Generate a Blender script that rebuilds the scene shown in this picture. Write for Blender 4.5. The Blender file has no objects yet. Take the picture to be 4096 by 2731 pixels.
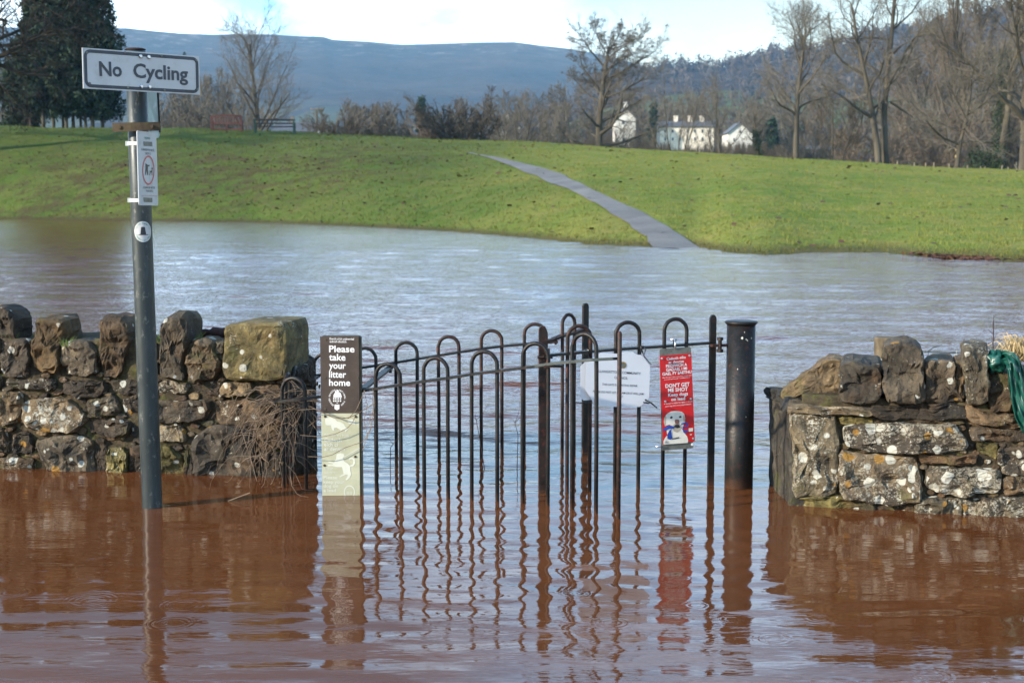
import bpy, bmesh, math, random
import numpy as np
from mathutils import Vector, Matrix, noise as mnoise

# ------------------------------------------------------------------ camera
scene = bpy.context.scene
COL = scene.collection
F, CX, CY, HOR, CAMZ = 5689.0, 2048.0, 1365.5, 770.0, 1.19   # photograph px (4096 x 2731)
PITCH = math.atan((CY - HOR) / F)
CP, SP = math.cos(PITCH), math.sin(PITCH)
CAM = Vector((0, 0, CAMZ))
cd = bpy.data.cameras.new('camera')
cam = bpy.data.objects.new('camera', cd)
COL.objects.link(cam)
cam.location = CAM
cam.rotation_euler = (math.radians(90) - PITCH, 0, 0)
cd.sensor_width = 36.0
cd.lens = 36.0 * F / 4096.0
cd.clip_end = 20000
cd.clip_start = 0.05
cd.dof.use_dof = True
cd.dof.focus_distance = 5.6
cd.dof.aperture_fstop = 7.5
scene.camera = cam

# ------------------------------------------------------------------ light
SUN_DIR = Vector((-0.87, -0.44, 0.36)).normalized()      # towards the sun
SUN_ELEV = math.asin(SUN_DIR.z)
world = bpy.data.worlds.new('World')
scene.world = world
world.use_nodes = True
wn = world.node_tree
wn.nodes.clear()
def wnode(t, **k):
    n = wn.nodes.new(t)
    for a, b in k.items(): setattr(n, a, b)
    return n
def wl(a, b): wn.links.new(a, b)
out = wnode('ShaderNodeOutputWorld')
bg = wnode('ShaderNodeBackground')
bg.inputs['Strength'].default_value = 0.135
sky = wnode('ShaderNodeTexSky', sky_type='NISHITA')
sky.sun_disc = False
sky.sun_elevation = SUN_ELEV
sky.sun_rotation = math.atan2(SUN_DIR.x, SUN_DIR.y)
sky.altitude = 100
sky.air_density = 1.0
sky.dust_density = 0.15
sky.ozone_density = 1.5
tc = wnode('ShaderNodeTexCoord')
mp = wnode('ShaderNodeMapping')
mp.inputs['Scale'].default_value = (1.0, 1.0, 2.6)
mp.inputs['Location'].default_value = (8.93, 38.09, 52.35)
wl(tc.outputs['Generated'], mp.inputs['Vector'])
nz = wnode('ShaderNodeTexNoise')
nz.inputs['Scale'].default_value = 1.5
nz.inputs['Detail'].default_value = 7
nz.inputs['Roughness'].default_value = 0.55
nz.inputs['Distortion'].default_value = 0.35
wl(mp.outputs['Vector'], nz.inputs['Vector'])
cr = wnode('ShaderNodeValToRGB')
cr.color_ramp.elements[0].position = 0.48
cr.color_ramp.elements[1].position = 0.66
wl(nz.outputs['Fac'], cr.inputs['Fac'])
nz2 = wnode('ShaderNodeTexNoise')
nz2.inputs['Scale'].default_value = 6.0
nz2.inputs['Detail'].default_value = 5
wl(mp.outputs['Vector'], nz2.inputs['Vector'])
cloudc = wnode('ShaderNodeMix', data_type='RGBA')
cloudc.inputs['A'].default_value = (2.6, 6.6, 12.4, 1)
cloudc.inputs['B'].default_value = (10.6, 14.9, 20.6, 1)
cr2 = wnode('ShaderNodeValToRGB')
cr2.color_ramp.elements[0].position = 0.40
cr2.color_ramp.elements[1].position = 0.62
wl(nz2.outputs['Fac'], cr2.inputs['Fac'])
wl(cr2.outputs['Color'], cloudc.inputs['Factor'])
mix = wnode('ShaderNodeMix', data_type='RGBA')
wl(cr.outputs['Color'], mix.inputs['Factor'])
wl(sky.outputs['Color'], mix.inputs['A'])
wl(cloudc.outputs['Result'], mix.inputs['B'])
wl(mix.outputs['Result'], bg.inputs['Color'])
wl(bg.outputs['Background'], out.inputs['Surface'])

sd = bpy.data.lights.new('sun', 'SUN')
sd.energy = 4.8
sd.angle = math.radians(1.5)
sd.color = (1.0, 0.93, 0.82)
sun = bpy.data.objects.new('sun', sd)
COL.objects.link(sun)
sun.rotation_euler = SUN_DIR.to_track_quat('Z', 'Y').to_euler()
sun.location = (-20, -10, 12)
scene.view_settings.view_transform = 'Standard'
scene.view_settings.look = 'None'
scene.view_settings.gamma = 1.0
scene.view_settings.exposure = 0.80
scene.view_settings.use_curve_mapping = False
scene.cycles.use_denoising = True
scene.cycles.use_adaptive_sampling = True
scene.cycles.adaptive_threshold = 0.02
scene.cycles.max_bounces = 6
scene.cycles.diffuse_bounces = 2
scene.cycles.glossy_bounces = 3
scene.cycles.transmission_bounces = 4
scene.cycles.transparent_max_bounces = 8
scene.cycles.volume_bounces = 0
scene.cycles.caustics_reflective = False
scene.cycles.caustics_refractive = False

R = random.Random(7)
# ------------------------------------------------------------------ helpers: rays
def ray(px, py):
    a = (px - CX) / F; b = (CY - py) / F
    return Vector((a, b * SP + CP, b * CP - SP))
def at(px, py, Y):
    d = ray(px, py)
    return CAM + d * (Y / d.y)
def wat(px, py, z=0.0):
    d = ray(px, py)
    return CAM + d * ((z - CAMZ) / d.z)
def K(s):           # measured on the 2352-wide view
    return s * 4096.0 / 2352.0

class Plane:
    """vertical-ish measuring plane: origin, u (along), v (up), n (towards the viewer)"""
    def __init__(s, o, u, v=None):
        s.o = Vector(o); s.u = Vector(u).normalized()
        v = Vector((0, 0, 1)) if v is None else Vector(v)
        s.v = (v - s.u * v.dot(s.u)).normalized()
        s.n = s.u.cross(s.v).normalized()
    def hit(s, px, py, off=0.0):
        d = ray(px, py)
        o = s.o + s.n * off
        return CAM + d * ((o - CAM).dot(s.n) / d.dot(s.n))
    def uv(s, px, py):
        p = s.hit(px, py) - s.o
        return (p.dot(s.u), p.dot(s.v))
    def pt(s, u, v, w=0.0):
        return s.o + s.u * u + s.v * v + s.n * w

# ------------------------------------------------------------------ helpers: objects
def tag(o, label=None, cat=None, group=None, kind=None):
    if label: o['label'] = label
    if cat: o['category'] = cat
    if group: o['group'] = group
    if kind: o['kind'] = kind
    return o
def empty(name, loc, label=None, cat=None, group=None):
    o = bpy.data.objects.new(name, None)
    o.empty_display_size = 0.1
    COL.objects.link(o)
    o.location = loc
    return tag(o, label, cat, group)
def wloc(o):
    p = Vector(o.location)
    while o.parent:
        o = o.parent
        p += Vector(o.location)
    return p
def link(name, me, mat, parent=None):
    o = bpy.data.objects.new(name, me)
    COL.objects.link(o)
    if parent is not None: o.parent = parent
    if mat is not None and len(me.materials) == 0: me.materials.append(mat)
    return o

class MB:
    """collects geometry in world coordinates; build() makes one mesh object"""
    def __init__(s): s.v = []; s.f = []; s.mi = []; s.cur = 0
    def add(s, vs, fs):
        b = len(s.v)
        s.v.extend([tuple(x) for x in vs])
        for f in fs:
            s.f.append(tuple(i + b for i in f)); s.mi.append(s.cur)
    def tube(s, pts, rad, sides=8, cap=True):
        pts = [Vector(p) for p in pts]
        n = len(pts)
        if not isinstance(rad, (list, tuple)): rad = [rad] * n
        t = (pts[1] - pts[0]).normalized()
        a = Vector((0, 0, 1)) if abs(t.z) < 0.9 else Vector((1, 0, 0))
        x = t.cross(a).normalized()
        vs = []
        for i, p in enumerate(pts):
            if i == 0: tt = pts[1] - pts[0]
            elif i == n - 1: tt = pts[-1] - pts[-2]
            else: tt = pts[i + 1] - pts[i - 1]
            if tt.length < 1e-9: tt = t
            t = tt.normalized()
            x = x - t * x.dot(t)
            if x.length < 1e-6: x = t.orthogonal()
            x.normalize()
            y = t.cross(x)
            for k in range(sides):
                c = 2 * math.pi * k / sides
                vs.append(p + (x * math.cos(c) + y * math.sin(c)) * rad[i])
        fs = []
        for i in range(n - 1):
            for k in range(sides):
                k2 = (k + 1) % sides
                fs.append((i * sides + k, i * sides + k2, (i + 1) * sides + k2, (i + 1) * sides + k))
        if cap:
            fs.append(tuple(range(sides))[::-1])
            fs.append(tuple((n - 1) * sides + k for k in range(sides)))
        s.add(vs, fs)
    def bar(s, pts, side, wid, th):
        """rectangular bar along pts; side = width direction"""
        pts = [Vector(p) for p in pts]
        vs = []
        n = len(pts)
        for i, p in enumerate(pts):
            t = (pts[min(i + 1, n - 1)] - pts[max(i - 1, 0)]).normalized()
            if side is None:
                w = t.cross(Vector((0, 0, 1))).normalized()
            else:
                w = Vector(side); w = (w - t * w.dot(t)).normalized()
            h = t.cross(w).normalized()
            for a, b in ((-1, -1), (1, -1), (1, 1), (-1, 1)):
                vs.append(p + w * (a * wid / 2) + h * (b * th / 2))
        fs = [(3, 2, 1, 0), tuple((n - 1) * 4 + k for k in range(4))]
        for i in range(n - 1):
            for k in range(4):
                k2 = (k + 1) % 4
                fs.append((i * 4 + k, i * 4 + k2, (i + 1) * 4 + k2, (i + 1) * 4 + k))
        s.add(vs, fs)
    def box(s, c, sx, sy, sz, rot=None):
        c = Vector(c)
        vs = []
        for z in (-1, 1):
            for x, y in ((-1, -1), (1, -1), (1, 1), (-1, 1)):
                p = Vector((x * sx / 2, y * sy / 2, z * sz / 2))
                if rot is not None: p = rot @ p
                vs.append(c + p)
        s.add(vs, [(3, 2, 1, 0), (4, 5, 6, 7), (0, 1, 5, 4), (1, 2, 6, 5), (2, 3, 7, 6), (3, 0, 4, 7)])
    def poly(s, pts):
        s.add(pts, [tuple(range(len(pts)))])
    def slab(s, outline, nrm, th):
        """outline (list of points) given a thickness th along -nrm"""
        nrm = Vector(nrm)
        a = [Vector(p) for p in outline]; n = len(a)
        b = [p - nrm * th for p in a]
        s.add(a + b, [tuple(range(n)), tuple(range(2 * n - 1, n - 1, -1))] +
              [(i, i + n, (i + 1) % n + n, (i + 1) % n) for i in range(n)])
    def build(s, name, mat, parent=None, smooth=False, mats=None):
        off = wloc(parent) if parent is not None else Vector((0, 0, 0))
        me = bpy.data.meshes.new(name)
        if parent is not None:
            vs = [(x - off.x, y - off.y, z - off.z) for x, y, z in s.v]
        else: vs = s.v
        me.from_pydata(vs, [], s.f)
        if mats:
            for m in mats: me.materials.append(m)
            me.polygons.foreach_set('material_index', s.mi)
        if smooth: me.polygons.foreach_set('use_smooth', [True] * len(me.polygons))
        me.validate(verbose=False); me.update()
        return link(name, me, mat, parent)
    def thing(s, name, mat, base, label, cat, group=None, smooth=False, kind=None):
        """one-mesh top-level thing with its origin at base"""
        base = Vector(base)
        me = bpy.data.meshes.new(name)
        me.from_pydata([(x - base.x, y - base.y, z - base.z) for x, y, z in s.v], [], s.f)
        if smooth: me.polygons.foreach_set('use_smooth', [True] * len(me.polygons))
        me.validate(verbose=False); me.update()
        o = link(name, me, mat)
        o.location = base
        return tag(o, label, cat, group, kind)

def np_mesh(name, V, Fc, mat, parent=None, smooth=False):
    me = bpy.data.meshes.new(name)
    V = np.asarray(V, dtype=np.float32); Fc = np.asarray(Fc, dtype=np.int32)
    k = Fc.shape[1]
    me.vertices.add(len(V)); me.vertices.foreach_set('co', V.ravel())
    me.loops.add(Fc.size); me.loops.foreach_set('vertex_index', Fc.ravel())
    me.polygons.add(len(Fc))
    me.polygons.foreach_set('loop_start', np.arange(0, Fc.size, k, dtype=np.int32))
    if smooth: me.polygons.foreach_set('use_smooth', np.ones(len(Fc), dtype=bool))
    me.update(calc_edges=True); me.validate()
    return link(name, me, mat, parent)

def copy_tree(o, parent=None):
    c = o.copy(); COL.objects.link(c); c.parent = parent
    for ch in list(o.children): copy_tree(ch, c)
    return c

# ------------------------------------------------------------------ helpers: materials
class Mat:
    def __init__(s, name):
        s.m = bpy.data.materials.new(name); s.m.use_nodes = True
        s.t = s.m.node_tree; s.b = s.t.nodes['Principled BSDF']
        s.tc = None
    def n(s, t, **k):
        x = s.t.nodes.new(t)
        for a, b in k.items(): setattr(x, a, b)
        return x
    def l(s, a, b): s.t.links.new(a, b)
    def coord(s, kind='Object', scale=(1, 1, 1), rot=(0, 0, 0), loc=(0, 0, 0)):
        if s.tc is None: s.tc = s.n('ShaderNodeTexCoord')
        m = s.n('ShaderNodeMapping')
        m.inputs['Scale'].default_value = scale
        m.inputs['Rotation'].default_value = rot
        m.inputs['Location'].default_value = loc
        if kind == 'World':
            g = s.n('ShaderNodeNewGeometry'); s.l(g.outputs['Position'], m.inputs['Vector'])
        else: s.l(s.tc.outputs[kind], m.inputs['Vector'])
        return m.outputs['Vector']
    def noise(s, vec, scale, detail=4, rough=0.55, dist=0.0, w=None):
        x = s.n('ShaderNodeTexNoise')
        if w is not None:
            x.noise_dimensions = '4D'; s.l(w, x.inputs['W'])
        s.l(vec, x.inputs['Vector'])
        x.inputs['Scale'].default_value = scale; x.inputs['Detail'].default_value = detail
        x.inputs['Roughness'].default_value = rough; x.inputs['Distortion'].default_value = dist
        return x.outputs['Fac']
    def ramp(s, fac, stops):
        r = s.n('ShaderNodeValToRGB')
        e = r.color_ramp.elements
        while len(e) < len(stops): e.new(0.5)
        for i, (p, c) in enumerate(stops):
            e[i].position = p
            e[i].color = (c, c, c, 1) if isinstance(c, (int, float)) else (*c, 1)
        s.l(fac, r.inputs['Fac'])
        return r.outputs['Color']
    def mixc(s, fac, a, b, blend='MIX'):
        x = s.n('ShaderNodeMix', data_type='RGBA', blend_type=blend)
        for v, k in ((fac, 'Factor'), (a, 'A'), (b, 'B')):
            if isinstance(v, (int, float)): x.inputs[k].default_value = v
            elif isinstance(v, tuple): x.inputs[k].default_value = (*v[:3], 1)
            else: s.l(v, x.inputs[k])
        return x.outputs['Result']
    def math(s, op, a, b=None, c=None, clamp=False):
        x = s.n('ShaderNodeMath', operation=op); x.use_clamp = clamp
        for i, v in enumerate((a, b, c)):
            if v is None: continue
            if isinstance(v, (int, float)): x.inputs[i].default_value = v
            else: s.l(v, x.inputs[i])
        return x.outputs['Value']
    def bump(s, h, strength=0.5, dist=0.01, prev=None):
        x = s.n('ShaderNodeBump')
        x.inputs['Strength'].default_value = strength; x.inputs['Distance'].default_value = dist
        s.l(h, x.inputs['Height'])
        if prev is not None: s.l(prev, x.inputs['Normal'])
        s.l(x.outputs['Normal'], s.b.inputs['Normal'])
        return x.outputs['Normal']
    def set(s, **k):
        names = dict(rough='Roughness', metal='Metallic', spec='Specular IOR Level', ior='IOR', trans='Transmission Weight',
                     sub='Subsurface Weight', coat='Coat Weight', sheen='Sheen Weight', alpha='Alpha')
        for a, v in k.items():
            if a == 'base':
                if isinstance(v, tuple): s.b.inputs['Base Color'].default_value = (*v[:3], 1)
                else: s.l(v, s.b.inputs['Base Color'])
            elif isinstance(v, (int, float)): s.b.inputs[names[a]].default_value = v
            else: s.l(v, s.b.inputs[names[a]])
        return s

def plain(name, c, rough=0.6, var=0.25, scale=8.0, bump=0.0, metal=0.0, spec=0.5, kind='Object', dirt=None, da=0.85):
    m = Mat(name)
    v = m.coord(kind)
    n1 = m.noise(v, scale, 5)
    lo = tuple(x * (1 - var) for x in c); hi = tuple(min(1, x * (1 + var)) for x in c)
    col = m.ramp(n1, [(0.3, lo), (0.7, hi)])
    if dirt:
        n2 = m.noise(v, scale * 3.1, 6, 0.65)
        col = m.mixc(m.ramp(n2, [(0.52, 0.0), (0.7, da)]), col, dirt)
    if 'iron' in name or name == 'sign_timber':
        w_ = m.coord('World'); sp = m.n('ShaderNodeSeparateXYZ'); m.l(w_, sp.inputs['Vector'])
        silt = m.math('SUBTRACT', 1.0, m.math('DIVIDE', sp.outputs['Z'], m.math('MULTIPLY', m.noise(w_, 18, 4), 0.09)), clamp=True)
        col = m.mixc(m.math('MULTIPLY', silt, 0.65), col, (0.085, 0.040, 0.020))
        col = m.mixc(m.ramp(m.noise(w_, 70, 5, 0.7), [(0.60, 0.0), (0.68, 0.8)]), col, (0.085, 0.038, 0.020))
    m.set(base=col, rough=rough, metal=metal, spec=spec)
    if bump: m.bump(m.noise(v, scale * 6, 5), bump, 0.004)
    return m.m

MT = {}
MT['black_iron'] = plain('black_iron', (0.010, 0.011, 0.011), 0.45, 0.5, 14, 0.35, spec=0.28, dirt=(0.040, 0.016, 0.011))
MT['rusty_iron'] = plain('rusty_iron', (0.022, 0.015, 0.012), 0.55, 0.6, 18, 0.5, spec=0.28, dirt=(0.12, 0.030, 0.018))
MT['green_iron'] = plain('green_iron', (0.022, 0.032, 0.032), 0.4, 0.5, 10, 0.3)
MT['old_steel'] = plain('old_steel', (0.17, 0.175, 0.15), 0.5, 0.3, 20, 0.3, metal=0.4, dirt=(0.09, 0.075, 0.05))
MT['zinc'] = plain('zinc', (0.55, 0.55, 0.55), 0.3, 0.2, 20, metal=0.9)
MT['white_plate'] = plain('white_plate', (0.50, 0.515, 0.515), 0.35, 0.08, 7, dirt=(0.26, 0.25, 0.20), da=0.38)
MT['white_strap'] = plain('white_strap', (0.62, 0.62, 0.60), 0.3, 0.08, 20)
MT['black_print'] = plain('black_print', (0.012, 0.014, 0.020), 0.35, 0.3, 20)
MT['navy_print'] = plain('navy_print', (0.020, 0.028, 0.045), 0.35, 0.25, 30)
MT['white_print'] = plain('white_print', (0.78, 0.78, 0.76), 0.45, 0.06, 20)
MT['faded_print'] = plain('faded_print', (0.60, 0.62, 0.52), 0.5, 0.10, 20)
MT['green_print'] = plain('green_print', (0.02, 0.22, 0.15), 0.4, 0.1, 20)
MT['red_print'] = plain('red_print', (0.50, 0.10, 0.09), 0.4, 0.1, 20)
MT['red_plate'] = plain('red_plate', (0.56, 0.009, 0.012), 0.34, 0.16, 9, dirt=(0.30, 0.02, 0.02), da=0.5)
MT['brown_plate'] = plain('brown_plate', (0.058, 0.040, 0.030), 0.5, 0.2, 12, dirt=(0.085, 0.068, 0.050), da=0.5)
MT['cream_plate'] = plain('cream_plate', (0.44, 0.445, 0.31), 0.5, 0.22, 7, dirt=(0.36, 0.36, 0.22))
MT['sign_timber'] = plain('sign_timber', (0.055, 0.048, 0.025), 0.7, 0.5, 22, 0.5)
MT['paper'] = plain('paper', (0.68, 0.70, 0.73), 0.38, 0.02, 10)
MT['plastic_tie'] = plain('plastic_tie', (0.012, 0.012, 0.013), 0.35, 0.2, 20)
MT['dog_fur'] = plain('dog_fur', (0.72, 0.68, 0.58), 0.5, 0.10, 40)
MT['dog_shade'] = plain('dog_shade', (0.42, 0.37, 0.28), 0.5, 0.15, 40)
MT['dog_nose'] = plain('dog_nose', (0.22, 0.10, 0.08), 0.4, 0.2, 40)
MT['blue_print'] = plain('blue_print', (0.015, 0.06, 0.32), 0.4, 0.3, 30)
MT['gold_print'] = plain('gold_print', (0.42, 0.26, 0.06), 0.4, 0.3, 60)
MT['teal_back'] = plain('teal_back', (0.30, 0.40, 0.40), 0.35, 0.35, 9, metal=0.3, dirt=(0.5, 0.56, 0.56))

def pole_mat():
    m = Mat('galvanised_pole')
    v = m.coord('Object', (1, 1, 0.25))
    n1 = m.noise(v, 22, 6, 0.6); n2 = m.noise(m.coord('Object', (1, 1, 0.6)), 45, 6, 0.7)
    c = m.ramp(n1, [(0.25, (0.016, 0.022, 0.024)), (0.55, (0.030, 0.040, 0.042)), (0.8, (0.075, 0.090, 0.088))])
    c = m.mixc(m.ramp(n2, [(0.58, 0.0), (0.72, 0.6)]), c, (0.26, 0.27, 0.24))
    m.set(base=c, rough=m.ramp(n1, [(0.3, 0.32), (0.8, 0.55)]), metal=0.2, spec=0.4)
    m.bump(n2, 0.25, 0.003)
    return m.m
MT['pole'] = pole_mat()
def rust_band():
    m = Mat('rusty_band')
    v = m.coord('Object')
    n1 = m.noise(v, 30, 6, 0.6)
    m.set(base=m.ramp(n1, [(0.25, (0.016, 0.012, 0.009)), (0.5, (0.052, 0.034, 0.016)), (0.68, (0.060, 0.052, 0.014)), (0.9, (0.16, 0.12, 0.07))]), rough=0.8)
    m.bump(n1, 0.6, 0.004)
    return m.m
MT['rust_band'] = rust_band()

def stone_mat(name='stone'):
    """object colour = stone colour, object alpha = amount of lichen"""
    m = Mat(name)
    oi = m.n('ShaderNodeObjectInfo')
    v = m.coord('World')
    w = m.math('MULTIPLY', oi.outputs['Random'], 20.0)
    n1 = m.noise(v, 9, 7, 0.6, 0.3, w); n2 = m.noise(v, 38, 7, 0.7, 0.0, w); n3 = m.noise(v, 120, 6, 0.7, 0.0, w)
    base = m.mixc(1.0, oi.outputs['Color'], m.ramp(n1, [(0.28, 0.30), (0.5, 0.85), (0.72, 1.7)]), 'MULTIPLY')
    base = m.mixc(1.0, base, m.ramp(n2, [(0.3, 0.45), (0.62, 1.35)]), 'MULTIPLY')
    # rusty brown and dark damp stains
    n4 = m.noise(v, 6, 5, 0.6, 0.2, m.math('ADD', w, 7.0))
    base = m.mixc(m.ramp(n4, [(0.56, 0.0), (0.68, 0.55)]), base, (0.100, 0.052, 0.020))
    base = m.mixc(m.ramp(m.noise(v, 4.5, 6, 0.65, 0.2, m.math('ADD', w, 3.0)), [(0.50, 0.0), (0.64, 0.82)]), base, (0.018, 0.017, 0.015))
    # moss
    n5 = m.noise(v, 7, 6, 0.7, 0.3, m.math('ADD', w, 11.0))
    base = m.mixc(m.ramp(n5, [(0.57, 0.0), (0.68, 0.75)]), base, (0.085, 0.085, 0.020))
    # crusty pale lichen, broken up by fine grain
    amt = oi.outputs['Alpha']
    pat = m.math('ADD', m.math('MULTIPLY', n3, 0.62), m.math('ADD', m.math('MULTIPLY', m.noise(v, 13, 5, 0.6, 0.2, m.math('ADD', w, 5.0)), 0.42), m.math('MULTIPLY', n2, 0.16)))
    thr = m.math('SUBTRACT', 0.815, m.math('MULTIPLY', amt, 0.215))
    msk = m.math('MULTIPLY', m.math('SUBTRACT', pat, thr), 22.0, clamp=True)
    lc = m.ramp(m.noise(v, 22, 4, 0.6, 0.0, m.math('ADD', w, 2.0)), [(0.35, (0.17, 0.14, 0.095)), (0.5, (0.30, 0.27, 0.20)), (0.66, (0.50, 0.49, 0.41))])
    base = m.mixc(msk, base, lc)
    # round lichen discs
    vo = m.n('ShaderNodeTexVoronoi'); vo.inputs['Scale'].default_value = 26.0
    vo.voronoi_dimensions = '4D'; m.l(v, vo.inputs['Vector']); m.l(w, vo.inputs['W'])
    edge = m.math('ADD', vo.outputs['Distance'], m.math('MULTIPLY', n3, 0.16))
    sx = m.n('ShaderNodeSeparateColor'); m.l(vo.outputs['Color'], sx.inputs['Color'])
    disc = m.math('MULTIPLY', m.math('SUBTRACT', m.math('MULTIPLY', m.math('SUBTRACT', sx.outputs['Red'], m.math('SUBTRACT', 0.80, m.math('MULTIPLY', amt, 0.5))), 1.2), edge), 16.0, clamp=True)
    dc = m.mixc(m.ramp(sx.outputs['Green'], [(0.86, 0.0), (0.88, 1.0)]), (0.50, 0.50, 0.43), (0.32, 0.17, 0.03))
    base = m.mixc(m.math('MULTIPLY', disc, 0.85), base, dc)
    m.set(base=base, rough=m.ramp(n2, [(0.3, 0.62), (0.7, 0.92)]), spec=0.35)
    nn = m.bump(n1, 0.9, 0.040)
    nn = m.bump(n2, 0.9, 0.016, nn)
    m.bump(n3, 0.7, 0.006, nn)
    return m.m
MT['stone'] = stone_mat()
def mortar_mat():
    m = Mat('mortar')
    v = m.coord('World')
    n1 = m.noise(v, 8, 7, 0.65); n2 = m.noise(v, 55, 6, 0.7)
    c = m.ramp(n1, [(0.3, (0.030, 0.025, 0.017)), (0.5, (0.070, 0.055, 0.034)), (0.62, (0.075, 0.074, 0.024)), (0.8, (0.13, 0.10, 0.062))])
    c = m.mixc(1.0, c, m.ramp(n2, [(0.3, 0.45), (0.7, 1.4)]), 'MULTIPLY')
    m.set(base=c, rough=0.95, spec=0.2)
    nn = m.bump(n1, 0.6, 0.03); m.bump(n2, 0.7, 0.010, nn)
    return m.m
MT['mortar'] = mortar_mat()

def bark_mat(name, a, b, fine=3.0):
    m = Mat(name)
    v = m.coord('World', (1, 1, 0.35))
    n = m.noise(v, fine, 5, 0.6)
    m.set(base=m.ramp(n, [(0.3, a), (0.7, b)]), rough=0.9, spec=0.2)
    return m.m
MT['bark'] = bark_mat('bark', (0.045, 0.038, 0.028), (0.110, 0.096, 0.070), 1.6)
MT['twig'] = bark_mat('twig', (0.088, 0.078, 0.062), (0.185, 0.165, 0.132), 0.5)
MT['twig_red'] = bark_mat('twig_red', (0.098, 0.078, 0.058), (0.185, 0.150, 0.115), 0.5)
MT['oak_bark'] = bark_mat('oak_bark', (0.018, 0.016, 0.012), (0.055, 0.048, 0.036), 1.2)
MT['twig_dark'] = bark_mat('twig_dark', (0.050, 0.043, 0.034), (0.110, 0.094, 0.070), 0.8)
def leafmat(name, a, b, sc=0.8):
    m = Mat(name)
    v = m.coord('World')
    n = m.noise(v, sc, 5, 0.65)
    m.set(base=m.ramp(n, [(0.3, a), (0.7, b)]), rough=0.75, spec=0.25)
    return m.m
MT['evergreen'] = leafmat('evergreen', (0.010, 0.022, 0.014), (0.030, 0.055, 0.028), 0.9)
MT['ivy'] = leafmat('ivy', (0.010, 0.022, 0.010), (0.035, 0.060, 0.025), 1.5)
MT['conifer'] = leafmat('conifer', (0.014, 0.032, 0.020), (0.032, 0.060, 0.034), 0.5)
MT['wood'] = plain('weathered_wood', (0.11, 0.085, 0.05), 0.85, 0.6, 16, 0.6)
MT['bench_red'] = plain('bench_red', (0.090, 0.027, 0.022), 0.6, 0.3, 6)
MT['bench_dark'] = plain('bench_dark', (0.030, 0.020, 0.018), 0.6, 0.3, 6)
MT['bench_green'] = plain('bench_green', (0.010, 0.055, 0.045), 0.5, 0.3, 6)
MT['wall_white'] = plain('wall_white', (0.60, 0.585, 0.54), 0.9, 0.06, 0.8)
MT['wall_cream'] = plain('wall_cream', (0.70, 0.63, 0.52), 0.9, 0.12, 0.6)
MT['wall_stone'] = plain('wall_stone', (0.16, 0.15, 0.13), 0.9, 0.3, 3)
MT['slate'] = plain('slate', (0.085, 0.095, 0.11), 0.6, 0.2, 2)
MT['window_dark'] = plain('window_dark', (0.07, 0.075, 0.08), 0.15, 0.2, 2)
MT['car_teal'] = plain('car_teal', (0.03, 0.13, 0.12), 0.3, 0.1, 2)
MT['tyre'] = plain('tyre', (0.02, 0.02, 0.02), 0.8, 0.2, 8)
MT['dry_stem'] = plain('dry_stem', (0.17, 0.12, 0.078), 0.8, 0.55, 25)
MT['dry_grass'] = plain('dry_grass', (0.42, 0.31, 0.15), 0.8, 0.4, 30)
MT['wall_grass'] = plain('wall_grass', (0.10, 0.15, 0.03), 0.7, 0.4, 30)
MT['stake'] = plain('grey_stake', (0.20, 0.17, 0.115), 0.85, 0.3, 6)
MT['rotten'] = plain('rotten_wood', (0.035, 0.014, 0.011), 0.85, 0.6, 22, 0.8)
MT['wire'] = plain('fence_wire', (0.12, 0.14, 0.14), 0.45, 0.3, 40, metal=0.6)
MT['twine'] = plain('twine', (0.55, 0.60, 0.62), 0.6, 0.2, 40)
MT['leaf_litter'] = plain('leaf_litter', (0.075, 0.036, 0.022), 0.9, 0.5, 2.5, kind='Object')

# ------------------------------------------------------------------ terrain
crest_px = [(0, 517), (435, 526), (870, 531), (1219, 545), (1567, 561), (1741, 573), (2090, 583), (2438, 604), (2612, 613),
            (2960, 630), (3483, 662), (3831, 688), (4096, 697)]
shore_px = [(0, 874), (600, 883), (1000, 888), (1394, 904), (1742, 922), (2048, 945), (2370, 978), (2614, 988), (2700, 990), (2788, 986),
            (2919, 1009), (3067, 1022), (3258, 1008), (3528, 1010), (3790, 1035), (4096, 1046)]
cq = np.array([p[0] for p in crest_px], float)
cdist = np.interp(cq, [0, 1500, 2200, 2700, 4096], [88, 90, 92, 88, 86])
cz = np.array([at(p[0], p[1], d).z for p, d in zip(crest_px, cdist)])
sq = np.array([p[0] for p in shore_px], float)
sdist = np.array([wat(*p).y for p in shore_px])
def qpar(X, Y): return CX + F * X / (np.maximum(Y, 0.5) * CP)
def terrain(X, Y):
    X = np.asarray(X, float); Y = np.asarray(Y, float)
    q = qpar(X, Y)
    S = np.interp(q, sq, sdist); C = np.interp(q, cq, cdist); Z = np.interp(q, cq, cz) * 1.035
    t = (Y - S) / (C - S)
    tt = np.clip(t, 0, 1)
    g = 1 - (1 - tt) ** 1.55
    z = Z * g
    z = np.where(t < 0, np.maximum(-0.7, -0.05 * (S - Y)), z)
    far = Z - np.minimum(0.022 * (Y - C), np.maximum(Z * 0.55, 0.9))
    z = np.where(t > 1, far, z)
    rough = 0.05 * np.sin(X * 0.9 + 1.3 * np.sin(Y * 0.31)) * np.sin(Y * 0.7 + X * 0.2) + 0.10 * np.sin(X * 0.21 + 2) * np.sin(Y * 0.17 + 1)
    z = z + rough * np.clip(t * 5, 0, 1)
    return z
def ground(X, Y): return float(terrain(X, Y))
def hit_ground(px, py):
    d = ray(px, py); d = d / d.y
    y0 = 20.0
    prev = None
    for i in range(1000):
        y = y0 + i * 0.15
        p = CAM + d * y
        h = p.z - ground(p.x, p.y)
        if h <= 0: return p
    return None

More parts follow.
